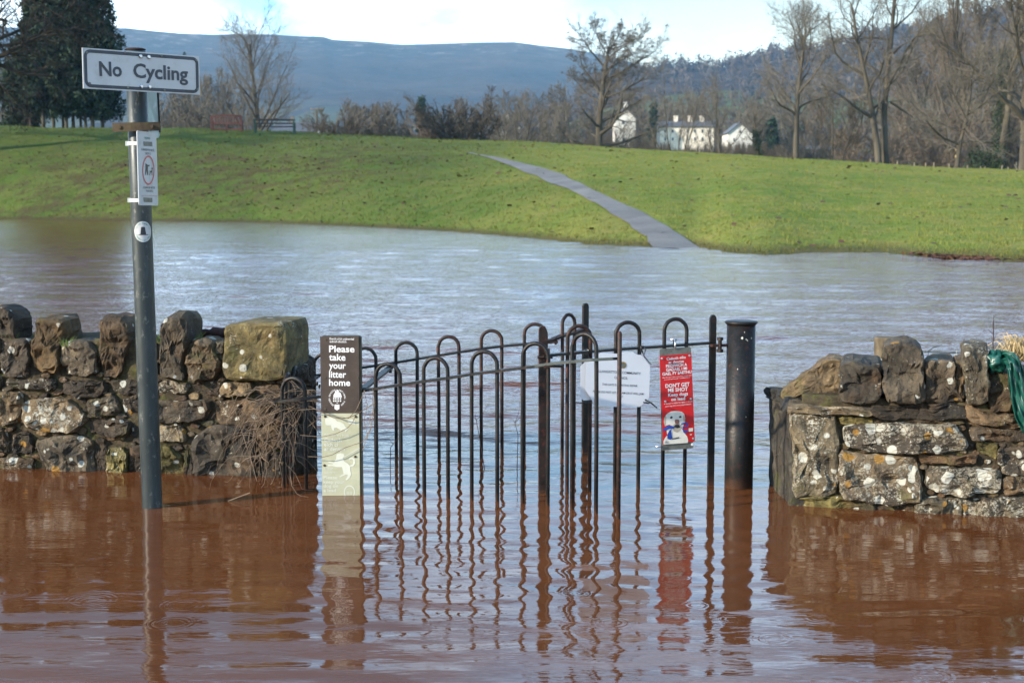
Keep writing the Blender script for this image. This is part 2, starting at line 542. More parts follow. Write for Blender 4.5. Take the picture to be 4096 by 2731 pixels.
qs = np.concatenate([np.linspace(-9000, -900, 14), np.linspace(-700, 4800, 150), np.linspace(5000, 13000, 14)])
ys = np.concatenate([np.linspace(2, 18, 7), np.linspace(20, 96, 130), np.geomspace(97, 900, 34)])
QQ, YY = np.meshgrid(qs, ys)
XX = (QQ - CX) * YY * CP / F
ZZ = terrain(XX, YY)
ZZ[-1, :] -= 0.0
nr, nc = QQ.shape
idx = np.arange(nr * nc).reshape(nr, nc)
quads = np.stack([idx[:-1, :-1], idx[:-1, 1:], idx[1:, 1:], idx[1:, :-1]], -1).reshape(-1, 4)

def grass_colour(m, v):
    n0 = m.noise(v, 0.045, 4, 0.55); n1 = m.noise(v, 0.22, 6, 0.65); n2 = m.noise(v, 1.1, 6, 0.72); n3 = m.noise(v, 5.0, 5, 0.7)
    c = m.ramp(n1, [(0.3, (0.052, 0.105, 0.014)), (0.5, (0.082, 0.130, 0.020)), (0.7, (0.135, 0.150, 0.034))])
    c = m.mixc(m.ramp(n0, [(0.40, 0.0), (0.62, 0.45)]), c, (0.140, 0.155, 0.036))
    c = m.mixc(m.ramp(n2, [(0.46, 0.0), (0.66, 0.62)]), c, (0.175, 0.155, 0.050))
    c = m.mixc(m.ramp(n3, [(0.48, 0.0), (0.74, 0.62)]), c, (0.040, 0.062, 0.014))
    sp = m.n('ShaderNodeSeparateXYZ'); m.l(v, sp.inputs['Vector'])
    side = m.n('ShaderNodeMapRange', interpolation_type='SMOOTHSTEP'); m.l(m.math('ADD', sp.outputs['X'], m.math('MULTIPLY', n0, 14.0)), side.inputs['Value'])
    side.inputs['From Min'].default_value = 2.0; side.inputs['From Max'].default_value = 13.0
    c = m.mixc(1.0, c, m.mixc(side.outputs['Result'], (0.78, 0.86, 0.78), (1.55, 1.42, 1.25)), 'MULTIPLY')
    wet = m.math('SUBTRACT', 1.0, m.math('DIVIDE', m.math('SUBTRACT', sp.outputs['Z'], m.math('MULTIPLY', n2, 0.10)), 0.10), clamp=True)
    c = m.mixc(m.math('MULTIPLY', wet, 0.7), c, (0.060, 0.045, 0.022))
    return c, n2, n3
def ground_mat():
    m = Mat('meadow')
    v = m.coord('World')
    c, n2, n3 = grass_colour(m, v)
    # worn, leaf-strewn earth on the left bank (a patch with its own shape)
    sp = m.n('ShaderNodeSeparateXYZ'); m.l(v, sp.inputs['Vector'])
    bank = m.math('MULTIPLY', m.ramp(m.math('ABSOLUTE', m.math('DIVIDE', m.math('ADD', sp.outputs['X'], 15.0), 16.0)), [(0.45, 1.0), (1.0, 0.0)]),
                  m.ramp(m.math('ABSOLUTE', m.math('DIVIDE', m.math('SUBTRACT', sp.outputs['Y'], 68.0), 13.0)), [(0.3, 1.0), (1.0, 0.0)]))
    e = m.noise(v, 0.75, 7, 0.75)
    em = m.math('MULTIPLY', m.math('MULTIPLY', m.math('SUBTRACT', e, 0.45), 8.0, clamp=True), bank)
    c = m.mixc(m.math('MULTIPLY', em, 0.8), c, (0.062, 0.042, 0.022))
    m.set(base=c, rough=0.95, spec=0.15)
    m.bump(m.math('ADD', n2, n3), 0.8, 0.12)
    return m.m
MT['meadow'] = ground_mat()
def blade_mat():
    m = Mat('grass_blades')
    v = m.coord('World')
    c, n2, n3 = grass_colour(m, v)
    c = m.mixc(m.ramp(m.noise(v, 30, 2), [(0.4, 0.0), (0.7, 0.7)]), c, (0.185, 0.175, 0.055))
    m.set(base=c, rough=0.85, spec=0.2)
    return m.m
MT['blades'] = blade_mat()
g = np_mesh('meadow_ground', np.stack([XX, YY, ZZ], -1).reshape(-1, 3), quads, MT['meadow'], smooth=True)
tag(g, 'mown green meadow bank rising behind the flood water', kind='structure')

# path -------------------------------------------------------------
pl = [(1068, 351), (1100, 358), (1140, 370), (1185, 387), (1230, 405), (1280, 427), (1330, 450), (1368, 470), (1400, 490), (1432, 511), (1460, 530), (1482, 549), (1503, 573)]
pr = [(1078, 351), (1130, 361), (1195, 375), (1250, 389), (1297, 405), (1330, 421), (1365, 440), (1410, 461), (1450, 479), (1485, 496), (1525, 520), (1565, 543), (1618, 575)]
mb = MB()
L = [hit_ground(K(a), K(b)) for a, b in pl]; Rr = [hit_ground(K(a), K(b)) for a, b in pr]
vs = []
NW = 6
rows = []
for a, b in zip(L, Rr):
    rows.append([a.lerp(b, i / NW) for i in range(NW + 1)])
dense = []
for r0, r1 in zip(rows[:-1], rows[1:]):
    for k in range(4):
        dense.append([p.lerp(q, k / 4) for p, q in zip(r0, r1)])
dense.append(rows[-1])
for i_, r in enumerate(dense):
    jl, jr = 0.035 * math.sin(i_ * 0.9) + 0.025 * math.sin(i_ * 4.3 + 1), 0.035 * math.sin(i_ * 1.1 + 2) + 0.025 * math.sin(i_ * 5.1)
    dv = (r[-1] - r[0]).normalized(); r = [p + dv * (jl if k_ == 0 else (jr if k_ == NW else 0)) * min(1, (r[-1] - r[0]).length) for k_, p in enumerate(r)]
    for p in r: vs.append((p.x, p.y, ground(p.x, p.y) + 0.035))
fs = [(i * (NW + 1) + k, i * (NW + 1) + k + 1, (i + 1) * (NW + 1) + k + 1, (i + 1) * (NW + 1) + k) for i in range(len(dense) - 1) for k in range(NW)]
mb.add(vs, fs)
def path_mat():
    m = Mat('path_tarmac')
    v = m.coord('World')
    n1 = m.noise(v, 0.6, 5); n2 = m.noise(v, 14, 5, 0.7)
    c = m.ramp(n1, [(0.3, (0.095, 0.097, 0.097)), (0.55, (0.145, 0.145, 0.142)), (0.75, (0.185, 0.18, 0.165))])
    c = m.mixc(m.ramp(m.noise(v, 1.6, 6, 0.7), [(0.55, 0.0), (0.72, 0.7)]), c, (0.065, 0.060, 0.040))
    c = m.mixc(1.0, c, m.ramp(n2, [(0.3, 0.8), (0.7, 1.2)]), 'MULTIPLY')
    m.set(base=c, rough=0.85)
    m.bump(n2, 0.3, 0.01)
    return m.m
o = mb.build('path', path_mat(), smooth=True)
tag(o, 'narrow grey tarmac path running down the bank into the water', kind='structure')
path_c = [(a.lerp(b, 0.5), (a - b).length / 2) for a, b in zip(L, Rr)]

# grass blades -----------------------------------------------------
rng = np.random.default_rng(5)
def scatter_grass():
    n = 44000
    y = 24 + (rng.random(n) ** 1.25) * 72
    q = rng.uniform(-250, 4350, n)
    x = (q - CX) * y * CP / F
    z = terrain(x, y)
    keep = (z > 0.0)
    S = np.interp(qpar(x, y), sq, sdist)
    # keep off the path
    pcx = np.array([c.x for c, h in path_c]); pcy = np.array([c.y for c, h in path_c]); ph = np.array([h for c, h in path_c])
    d = np.full(n, 9.0)
    for i in range(len(pcx) - 1):
        ax, ay, bx, by = pcx[i], pcy[i], pcx[i + 1], pcy[i + 1]
        t = np.clip(((x - ax) * (bx - ax) + (y - ay) * (by - ay)) / ((bx - ax) ** 2 + (by - ay) ** 2), 0, 1)
        dd = np.hypot(x - ax - t * (bx - ax), y - ay - t * (by - ay))
        w = np.minimum(ph[i], 0.62)
        d = np.minimum(d, dd / max(w, 0.3))
    keep &= (d > 0.80 + 0.3 * np.abs(np.sin(x * 3.1) * np.sin(y * 1.7 + x)))
    x, y, z = x[keep], y[keep], z[keep]
    n = len(x)
    NB = 6
    V = np.zeros((n, NB, 3, 3), np.float32)
    ang = rng.uniform(0, 2 * np.pi, (n, NB))
    ht = rng.uniform(0.035, 0.10, (n, NB)) * rng.uniform(0.6, 1.5, (n, 1)) * np.interp(x, [-4, 6], [1.0, 0.55])[:, None]
    lean = rng.uniform(0.2, 1.1, (n, NB)) * ht
    off = rng.uniform(0, 0.12, (n, NB)); oa = rng.uniform(0, 2 * np.pi, (n, NB))
    bx = x[:, None] + off * np.cos(oa); by = y[:, None] + off * np.sin(oa)
    w = 0.010
    V[:, :, 0, 0] = bx - w * np.sin(ang); V[:, :, 0, 1] = by + w * np.cos(ang); V[:, :, 0, 2] = z[:, None] - 0.01
    V[:, :, 1, 0] = bx + w * np.sin(ang); V[:, :, 1, 1] = by - w * np.cos(ang); V[:, :, 1, 2] = z[:, None] - 0.01
    V[:, :, 2, 0] = bx + lean * np.cos(ang); V[:, :, 2, 1] = by + lean * np.sin(ang); V[:, :, 2, 2] = z[:, None] + ht
    T = np.arange(n * NB * 3).reshape(-1, 3)
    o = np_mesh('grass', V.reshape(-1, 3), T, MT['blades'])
    tag(o, 'short rough grass covering the meadow bank', kind='stuff')
scatter_grass()
def scatter_leaves():
    n = 5200
    y = rng.normal(66, 8, n); q = rng.normal(900, 620, n)
    m2 = rng.random(n) < 0.26
    y = np.where(m2, rng.uniform(28, 85, n), y); q = np.where(m2, rng.uniform(0, 4096, n), q)
    x = (q - CX) * y * CP / F
    z = terrain(x, y)
    cl = np.sin(x * 0.8 + 3 * np.sin(y * 0.35)) + np.sin(y * 0.9 + x * 0.3) + rng.normal(0, 0.6, n)
    k = (z > 0.05) & (y < 86) & (cl > 0.0)
    x, y, z = x[k], y[k], z[k]; n = len(x)
    a = rng.uniform(0, 6.28, n); s = rng.uniform(0.03, 0.075, n); tl = rng.uniform(-0.4, 0.8, n)
    V = np.zeros((n, 4, 3), np.float32)
    for i, (u, v) in enumerate(((-1, -0.6), (1, -0.6), (1, 0.6), (-1, 0.6))):
        dx = s * (u * np.cos(a) - v * np.sin(a)); dy = s * (u * np.sin(a) + v * np.cos(a))
        V[:, i, 0] = x + dx; V[:, i, 1] = y + dy; V[:, i, 2] = z + 0.06 + s * v * tl
    o = np_mesh('fallen_leaves', V.reshape(-1, 3), np.arange(n * 4).reshape(-1, 4), MT['leaf_litter'])
    tag(o, 'brown fallen leaves strewn over the left bank', kind='stuff')
scatter_leaves()

# ------------------------------------------------------------------ water
DROPS = [(40, 2370, 0.07), (735, 2418, 0.085), (690, 2490, 0.075), (1375, 2383, 0.03), (2720, 2310, 0.035), (2300, 2372, 0.05),
         (3100, 2555, 0.06), (3730, 2700, 0.06), (2925, 2475, 0.04), (3280, 2470, 0.05), (2745, 2180, 0.035), (2780, 2420, 0.04), (3690, 2570, 0.05),
         (360, 2400, 0.10), (2450, 2490, 0.07)]
def smooth(x, a, b):
    t = np.clip((x - a) / (b - a), 0, 1); return t * t * (3 - 2 * t)
def wave_height(X, Y):
    """wind chop on the open flood, calmer behind the walls, gentle ripples spreading through the gap"""
    rg = np.random.default_rng(21)
    H = np.zeros_like(X)
    open_ = smooth(Y, 5.2, 8.0)
    gap = np.exp(-((X - 0.12) / 0.75) ** 2)
    shelt = (0.08 + 0.28 * gap * smooth(Y, 2.6, 5.4)) * (1 - open_)
    gust = 0.72 + 0.28 * np.sin(X * 0.17 + 0.7 * np.sin(Y * 0.11)) * np.sin(Y * 0.13 + 1.7)
    for lam, slope, nw in ((0.055, .045, 12), (0.085, .060, 14), (0.13, .070, 14), (0.20, .075, 14), (0.32, .062, 14), (0.50, .048, 14), (0.8, .036, 12), (1.3, .026, 10)):
        fade = smooth(lam / (0.0034 * Y), 3.2, 6.0)
        amp = fade * (open_ * gust + shelt * (1.0 if 0.05 < lam < 0.16 else (0.45 if lam < .3 else 0.08)))
        if amp.max() <= 0: continue
        S = np.zeros_like(X)
        for k in range(nw):
            l = lam * rg.uniform(0.75, 1.35); a = rg.normal(0.14, 0.40); kk = 2 * np.pi / l
            S += np.sin((X * np.sin(a) + Y * np.cos(a)) * kk + rg.uniform(0, 6.28)) / kk
        H += S * amp * slope * math.sqrt(2.0 / nw)
    # long slow ripples in the foreground
    for k in range(10):
        l = rg.uniform(0.09, 0.30); a = rg.normal(-0.05, 0.20); kk = 2 * np.pi / l
        H += np.sin((X * np.sin(a) + Y * np.cos(a)) * kk + rg.uniform(0, 6.28)) / kk * 0.0075 * (1 - open_) * (0.35 + 0.65 * smooth(5.6 - Y, 0.4, 1.8))
    return H
def water_mat():
    m = Mat('muddy_water')
    g = m.n('ShaderNodeNewGeometry')
    sp = m.n('ShaderNodeSeparateXYZ'); m.l(g.outputs['Position'], sp.inputs['Vector'])
    def co(sx, sy, rot=0.0, loc=(0, 0, 0)):
        x = m.n('ShaderNodeMapping'); m.l(g.outputs['Position'], x.inputs['Vector'])
        x.inputs['Scale'].default_value = (sx, sy, 1); x.inputs['Rotation'].default_value = (0, 0, rot); x.inputs['Location'].default_value = loc
        return x.outputs['Vector']
    open_ = m.n('ShaderNodeMapRange', interpolation_type='SMOOTHSTEP')
    m.l(sp.outputs['Y'], open_.inputs['Value'])
    for k, v in (('From Min', 5.0), ('From Max', 9.0), ('To Min', 0.03), ('To Max', 1.0)): open_.inputs[k].default_value = v
    chop = m.noise(co(9.0, 24.0, -0.12), 1.0, 2, 0.6, 0.3)
    h = m.math('MULTIPLY', m.math('MULTIPLY', chop, open_.outputs['Result']), 0.0075)
    fine = m.noise(co(10.0, 40.0, 0.05, (3, 1, 0)), 1.0, 2, 0.55, 0.3)
    patch = m.ramp(m.noise(co(0.8, 1.6, 0.3, (5, 2, 0)), 1.0, 3, 0.6), [(0.36, 0.10), (0.62, 1.0)])
    h = m.math('ADD', h, m.math('MULTIPLY', m.math('MULTIPLY', fine, patch), 0.00120))
    tot = None
    for px, py, r in DROPS:
        c = wat(px, py)
        vd = m.n('ShaderNodeVectorMath', operation='DISTANCE')
        m.l(g.outputs['Position'], vd.inputs[0]); vd.inputs[1].default_value = (c.x, c.y, 0)
        d = m.math('SUBTRACT', vd.outputs['Value'], r * 0.6)
        env = m.math('SUBTRACT', 1.0, m.math('ABSOLUTE', m.math('DIVIDE', d, r * 0.5)), clamp=True)
        wv = m.math('MULTIPLY', m.math('SINE', m.math('MULTIPLY', d, 360.0)), env)
        tot = wv if tot is None else m.math('ADD', tot, wv)
    h = m.math('ADD', h, m.math('MULTIPLY', tot, 0.00015))
    silt = m.ramp(m.noise(co(0.9, 2.2, 0.2), 1.0, 4), [(0.3, (0.092, 0.031, 0.010)), (0.7, (0.126, 0.046, 0.017))])
    m.set(base=silt, rough=0.03, ior=1.333, spec=0.5)
    bp = m.n('ShaderNodeBump'); bp.inputs['Strength'].default_value = 1.0; bp.inputs['Distance'].default_value = 1.0
    m.l(h, bp.inputs['Height']); m.l(bp.outputs['Normal'], m.b.inputs['Normal'])
    return m.m
def make_water():
    q = np.concatenate([np.linspace(-26000, -1800, 8), np.linspace(-800, 4900, 265), np.linspace(6000, 30000, 8)])
    y = [2.3]
    while y[-1] < 74: y.append(y[-1] * (1 + 0.0036) if y[-1] < 30 else y[-1] * 1.007)
    y = np.array(y + [80, 90, 105, 125])
    Q, Yg = np.meshgrid(q, y)
    X = (Q - CX) * Yg * CP / F
    H = wave_height(X, Yg) * smooth(Yg, 2.3, 2.7) * (1 - smooth(Yg, 70, 85)) * ((Q > -1300) & (Q < 5400))
    V = np.stack([X, Yg, H], -1).reshape(-1, 3)
    ix = np.arange(X.size).reshape(X.shape)
    Fq = np.stack([ix[:-1, :-1], ix[:-1, 1:], ix[1:, 1:], ix[1:, :-1]], -1).reshape(-1, 4)
    # the rest of the flooded road behind the viewer
    n0 = len(V); xa, xb = X[0, 0], X[0, -1]
    V = np.vstack([V, [[xa, 2.3, 0], [xb, 2.3, 0], [xb, -40, 0], [xa, -40, 0]]])
    Fq = np.vstack([Fq, [[n0 + 3, n0 + 2, n0 + 1, n0]]])
    o = np_mesh('flood_water', V, Fq, water_mat(), smooth=True)
    tag(o, 'brown silty flood water lying over the road and meadow', kind='structure')
make_water()
# ------------------------------------------------------------------ hills
def hill_mat(name, snow=True):
    m = Mat(name)
    v = m.coord('World')
    sp = m.n('ShaderNodeSeparateXYZ'); m.l(v, sp.inputs['Vector'])
    n1 = m.noise(m.coord('World', (0.45, 0.6, 3.2)), 0.0045, 7, 0.62); n2 = m.noise(v, 0.02, 6, 0.7)
    c = m.ramp(n1, [(0.32, (0.012, 0.012, 0.013)), (0.48, (0.034, 0.026, 0.022)), (0.58, (0.052, 0.038, 0.029)), (0.7, (0.022, 0.024, 0.019))])
    c = m.mixc(1.0, c, m.ramp(n2, [(0.3, 0.45), (0.7, 1.5)]), 'MULTIPLY')
    # hedged green pastures on the lower slopes
    vo = m.n('ShaderNodeTexVoronoi'); vo.inputs['Scale'].default_value = 1.0
    m.l(m.coord('World', (0.0045, 0.0030, 0.0)), vo.inputs['Vector'])
    sx = m.n('ShaderNodeSeparateColor'); m.l(vo.outputs['Color'], sx.inputs['Color'])
    low = m.ramp(m.math('DIVIDE', sp.outputs['Z'], 400.0), [(0.10, 1.0), (0.42, 0.0)])
    fld = m.math('MULTIPLY', m.ramp(sx.outputs['Red'], [(0.60, 0.0), (0.63, 1.0)]), low)
    c = m.mixc(fld, c, m.mixc(sx.outputs['Green'], (0.075, 0.115, 0.028), (0.13, 0.11, 0.06)))
    if snow:
        hi = m.ramp(m.math('DIVIDE', sp.outputs['Z'], 400.0), [(0.72, 0.0), (0.90, 1.0)])
        s = m.math('MULTIPLY', m.ramp(m.noise(m.coord('World', (1, 1, 2.2)), 0.020, 8, 0.80), [(0.53, 0.0), (0.66, 1.0)]), hi)
        c = m.mixc(m.math('MULTIPLY', s, 0.60), c, (0.50, 0.52, 0.55))
    m.set(base=c, rough=0.95, spec=0.1)
    m.bump(n2, 0.6, 12.0)
    return m.m
def hill(name, sky_px, Y0, Y1, Yb, power, label, mat, amp, seed):
    q = np.array([K(p[0]) for p in sky_px]); zr = np.array([at(K(a), K(b), Y1).z for a, b in sky_px])
    Q = np.linspace(q[0], q[-1], 170)
    ZR = np.interp(Q, q, zr)
    Yr = np.concatenate([np.linspace(Y0, Y1, 60), np.linspace(Y1 + 60, Yb, 8)])
    QQ, YY = np.meshgrid(Q, Yr)
    XX = (QQ - CX) * YY * CP / F
    t = np.clip((YY - Y0) / (Y1 - Y0), 0, 1)
    Z = ZR[None, :] * t ** power
    back = np.clip((YY - Y1) / (Yb - Y1), 0, 1)
    Z = Z * (1 - 0.35 * back)
    rg = np.random.default_rng(seed)
    W = np.zeros_like(Z)
    for k in range(14):
        a = rg.uniform(0, 6.28); wl_ = rg.uniform(120, 700)
        W += np.sin((XX * np.cos(a) + YY * np.sin(a)) * 6.28 / wl_ + rg.uniform(0, 6.28)) * wl_ / 700
    Z = Z + W * amp * np.sin(np.pi * np.clip(t, 0, 1)) * (back == 0) - 1.0 * (t <= 0)
    ix = np.arange(Z.size).reshape(Z.shape)
    o = np_mesh(name, np.stack([XX, YY, Z], -1).reshape(-1, 3), np.stack([ix[:-1, :-1], ix[:-1, 1:], ix[1:, 1:], ix[1:, :-1]], -1).reshape(-1, 4), mat, smooth=True)
    tag(o, label, kind='structure')
    return (Q, ZR, Y0, Y1, power)
skyA = [(-500, 60), (-100, 62), (250, 65), (300, 65), (345, 70), (420, 77), (500, 80), (560, 79), (640, 80), (700, 84), (745, 84), (770, 92), (850, 96), (920, 103), (980, 102), (1100, 98),
        (1180, 97), (1250, 106), (1310, 113), (1400, 130), (1500, 160), (1600, 190), (1800, 240), (2800, 270)]
hill('mountain', skyA, 640, 3600, 5200, 1.75, 'long flat-topped mountain with snow streaks under its rim', hill_mat('moor'), 5.0, 1)
skyB = [(1000, 290), (1200, 255), (1300, 225), (1380, 190), (1450, 172), (1520, 164), (1600, 163), (1640, 162), (1700, 147), (1800, 128), (1900, 108), (2000, 88), (2100, 70), (2200, 48), (2352, 22), (2700, -30), (3200, -60)]
HB = hill('wooded_hill', skyB, 520, 1500, 2300, 1.45, 'dark wooded ridge rising behind the right-hand trees', hill_mat('wooded_slope', False), 3.0, 2)
# woods on the ridge: far off, one mass
def blob_wood(name, pts, label, mat, per=70):
    """many ragged bare crowns in one mass: each a cloud of slender upright flakes"""
    rg = np.random.default_rng(9)
    P = np.array(pts); n = len(P)
    d = rg.normal(size=(n, per, 3)); d /= np.linalg.norm(d, axis=2, keepdims=True)
    d *= rg.random((n, per, 1)) ** 0.45
    d *= 1 + 0.25 * np.sin(3 * d[:, :, :1] + rg.uniform(0, 6, (n, 1, 1)))
    c = d * P[:, None, 3:6] + P[:, None, :3]; c[:, :, 2] += P[:, None, 5]
    sz = P[:, None, 3:4] * rg.uniform(0.10, 0.24, (n, per, 1))
    V = c[:, :, None, :] + rg.normal(size=(n, per, 3, 3)) * sz[:, :, None, :] * np.array([0.9, 0.9, 1.05])
    o = np_mesh(name, V.reshape(-1, 3), np.arange(n * per * 3).reshape(-1, 3), mat)
    tag(o, label, kind='stuff')
MT['far_wood'] = leafmat('far_wood', (0.045, 0.038, 0.031), (0.105, 0.083, 0.062), 0.05)
pts = []
Q, ZR, Y0, Y1, pw = HB
rg = np.random.default_rng(3)
for i in range(1700):
    q = rg.uniform(2300, 4700); t = 1 - rg.random() ** 1.6 * 0.75
    if i < 420: t = rg.uniform(0.985, 1.0)
    Yp = Y0 + t * (Y1 - Y0); zz = np.interp(q, Q, ZR) * t ** pw
    s = rg.uniform(3.5, 7.0) * (1.0 if i >= 420 else rg.uniform(0.5, 1.25))
    pts.append(((q - CX) * Yp * CP / F, Yp, zz - 2.5, s, s, s * rg.uniform(0.9, 1.6)))
blob_wood('ridge_wood', pts, 'bare woodland clothing the ridge behind the valley', MT['far_wood'], 90)
pts = []
for i in range(2600):
    q = rg.uniform(200, 3300); Yp = 420 + rg.random() ** 1.4 * 1100
    X = (q - CX) * Yp * CP / F
    if math.sin(X * 0.011 + 2.2 * math.sin(Yp * 0.006)) + math.sin(Yp * 0.017 + X * 0.003) < rg.uniform(-0.9, 0.7): continue
    t = max(0, (Yp - 640) / (3600 - 640)); zz = max(0.8, 390 * t ** 1.75)
    s = rg.uniform(2.5, 5.0)
    pts.append((X, Yp, zz - 0.6, s, s, s * rg.uniform(0.9, 1.5)))
blob_wood('valley_wood', pts, 'hazy far-off woods and hedgerows on the valley floor', MT['far_wood'], 55)

# haze -------------------------------------------------------------
def haze():
    m = bpy.data.materials.new('valley_haze'); m.use_nodes = True
    t = m.node_tree
    for n in list(t.nodes): t.nodes.remove(n)
    o = t.nodes.new('ShaderNodeOutputMaterial'); v = t.nodes.new('ShaderNodeVolumePrincipled')
    v.inputs['Color'].default_value = (0.28, 0.60, 1.0, 1)
    v.inputs['Absorption Color'].default_value = (1, 1, 1, 1)
    v.inputs['Density'].default_value = HAZE
    v.inputs['Anisotropy'].default_value = 0.0
    t.links.new(v.outputs['Volume'], o.inputs['Volume'])
    mb = MB()
    mb.box((0, 2500, 249), 9000, 6200, 502)
    ob = mb.build('haze', m)
    tag(ob, 'thin blue winter haze filling the valley', kind='stuff')
HAZE = 0.00014
haze()
# ------------------------------------------------------------------ stone walls
def resample(poly, n):
    P = [Vector((p[0], p[1])) for p in poly]
    Q = []
    for i in range(len(P)):           # one corner-cutting pass
        a, b = P[i], P[(i + 1) % len(P)]
        Q += [a.lerp(b, 0.09), a.lerp(b, 0.91)]
    ln = [0.0]
    for i in range(len(Q)): ln.append(ln[-1] + (Q[(i + 1) % len(Q)] - Q[i]).length)
    out = []
    for k in range(n):
        t = ln[-1] * k / n
        i = max(j for j in range(len(Q)) if ln[j] <= t)
        f = (t - ln[i]) / max(1e-9, ln[i + 1] - ln[i])
        out.append(Q[i].lerp(Q[(i + 1) % len(Q)], f))
    return out
def stone(poly, plane, parent, proud=0.02, back=0.12, col=(0.09, 0.078, 0.06), lichen=0.5, n=38, seed=None, rough=0.014, name='stone', grow=1.05):
    uv = [plane.uv(*p) for p in poly]
    area = sum(uv[i][0] * uv[(i + 1) % len(uv)][1] - uv[(i + 1) % len(uv)][0] * uv[i][1] for i in range(len(uv)))
    if area < 0: uv = uv[::-1]
    mu, mv = sum(p[0] for p in uv) / len(uv), sum(p[1] for p in uv) / len(uv)
    uv = [(mu + (a - mu) * grow, mv + (b - mv) * grow) for a, b in uv]
    o2 = resample(uv, n)
    c = sum(o2, Vector((0, 0))) / n
    rad = sum((p - c).length for p in o2) / n
    sd = (seed if seed is not None else R.random() * 100)
    e = min(0.010, rad * 0.2)
    rings = [(0.0, -back), (-0.1 * e, -back * .5), (-0.2 * e, -0.012), (0.0, proud * 0.42), (0.35 * e, proud * 0.88), (1.4 * e, proud * 1.0)]
    vs = []
    for d, w in rings:
        for p in o2: vs.append((p.lerp(c, min(0.9, d / rad)), w))
    fr = (0.20, 0.38, 0.56, 0.74, 0.9) if rad > .05 else (0.3, 0.6)
    for f in fr:
        for p in o2: vs.append((p.lerp(c, f), proud * 1.02))
    vs.append((c, proud * 1.02))
    pts = []
    for i, (p, w) in enumerate(vs):
        k = Vector((p.x * 15 + sd, p.y * 15, w * 15 + sd))
        d3 = mnoise.noise_vector(k) * rough + mnoise.noise_vector(k * 2.7) * rough * 0.55 + mnoise.noise_vector(k * 6.5) * rough * 0.25
        chip = mnoise.cell(Vector((p.x * 21 + sd, p.y * 27 + sd, 0.0))) * rough * 0.75
        big = mnoise.noise(Vector((p.x * 5 + sd * 2, p.y * 5, sd))) * rough * 2.2
        fr_ = 1.0 if w > -0.02 else 0.0
        pts.append(plane.pt(p.x + d3.x * 0.85, p.y + d3.y * 0.85, w + (d3.z + big + chip) * fr_))
    m = len(rings) + len(fr)
    fs = []
    for r in range(m - 1):
        for k in range(n):
            k2 = (k + 1) % n
            a_, b_, c_, d_ = r * n + k, r * n + k2, (r + 1) * n + k2, (r + 1) * n + k
            fs += [(a_, b_, c_), (a_, c_, d_)] if (r + k) % 2 else [(a_, b_, d_), (b_, c_, d_)]
    for k in range(n): fs.append(((m - 1) * n + k, (m - 1) * n + (k + 1) % n, m * n))
    fs.append(tuple(range(n))[::-1])
    b = MB(); b.add(pts, fs)
    ob = b.build(name, MT['stone'], parent, smooth=False)
    j = R.uniform(0.75, 1.15)
    ob.color = (col[0] * j * 1.12, col[1] * j, col[2] * j * .82, lichen)
    return ob
def inside(p, poly):
    x, y = p; r = False; n = len(poly)
    for i in range(n):
        (x0, y0), (x1, y1) = poly[i], poly[(i + 1) % n]
        if (y0 > y) != (y1 > y) and x < (x1 - x0) * (y - y0) / (y1 - y0) + x0: r = not r
    return r
def pinning(polys, plane, parent, box, count, seed):
    """small wedged stones filling the joints between the big ones"""
    rn = random.Random(seed); done = []; tries = 0
    while len(done) < count and tries < 6000:
        tries += 1
        c = (rn.uniform(box[0], box[2]), rn.uniform(box[1], box[3])); r = rn.uniform(10, 20)
        pts = [(c[0] + r * rn.uniform(1.0, 2.1) * math.cos(a), c[1] + r * rn.uniform(.6, 1.0) * math.sin(a)) for a in [6.283 * k / 7 for k in range(7)]]
        test = pts + [c]
        if any(inside(t, q) for t in test for q in polys): continue
        if any(math.hypot(c[0] - d[0], c[1] - d[1]) < r + d[2] + 8 for d in done): continue
        done.append((c[0], c[1], r))
        stone(pts, plane, parent, rn.uniform(.004, .014), .05, rn.choice((DK, BR, GY, RD, TN)), rn.uniform(.2, .7), n=14, rough=.006)
def core(parent, plane, u0, u1, v0, v1, front, back, amp=0.010, cuts=(40, 14)):
    """mortar and rubble heart of a wall"""
    b = MB()
    nu, nv = cuts
    P = {}
    def disp(p):
        d = mnoise.noise_vector(p * 9) * amp + mnoise.noise_vector(p * 27) * amp * 0.5
        return p + d
    # front grid, top strip and ends as one sheet wrapped around the section
    sec = [(v0, front)] + [(v0 + (v1 - v0) * k / nv, front) for k in range(1, nv + 1)] + [(v1, front - (front - back) * k / 6) for k in range(1, 7)] + [(v0, back)]
    vs = []
    for i in range(nu + 1):
        u = u0 + (u1 - u0) * i / nu
        for v, w in sec: vs.append(disp(plane.pt(u, v, w)))
    ns = len(sec)
    fs = []
    for i in range(nu):
        for k in range(ns - 1):
            a = i * ns + k
            fs.append((a, a + ns, a + ns + 1, a + 1))
    fs.append(tuple(range(ns))); fs.append(tuple(nu * ns + k for k in range(ns))[::-1])
    b.add(vs, fs)
    return b.build('mortar', MT['mortar'], parent, smooth=True)

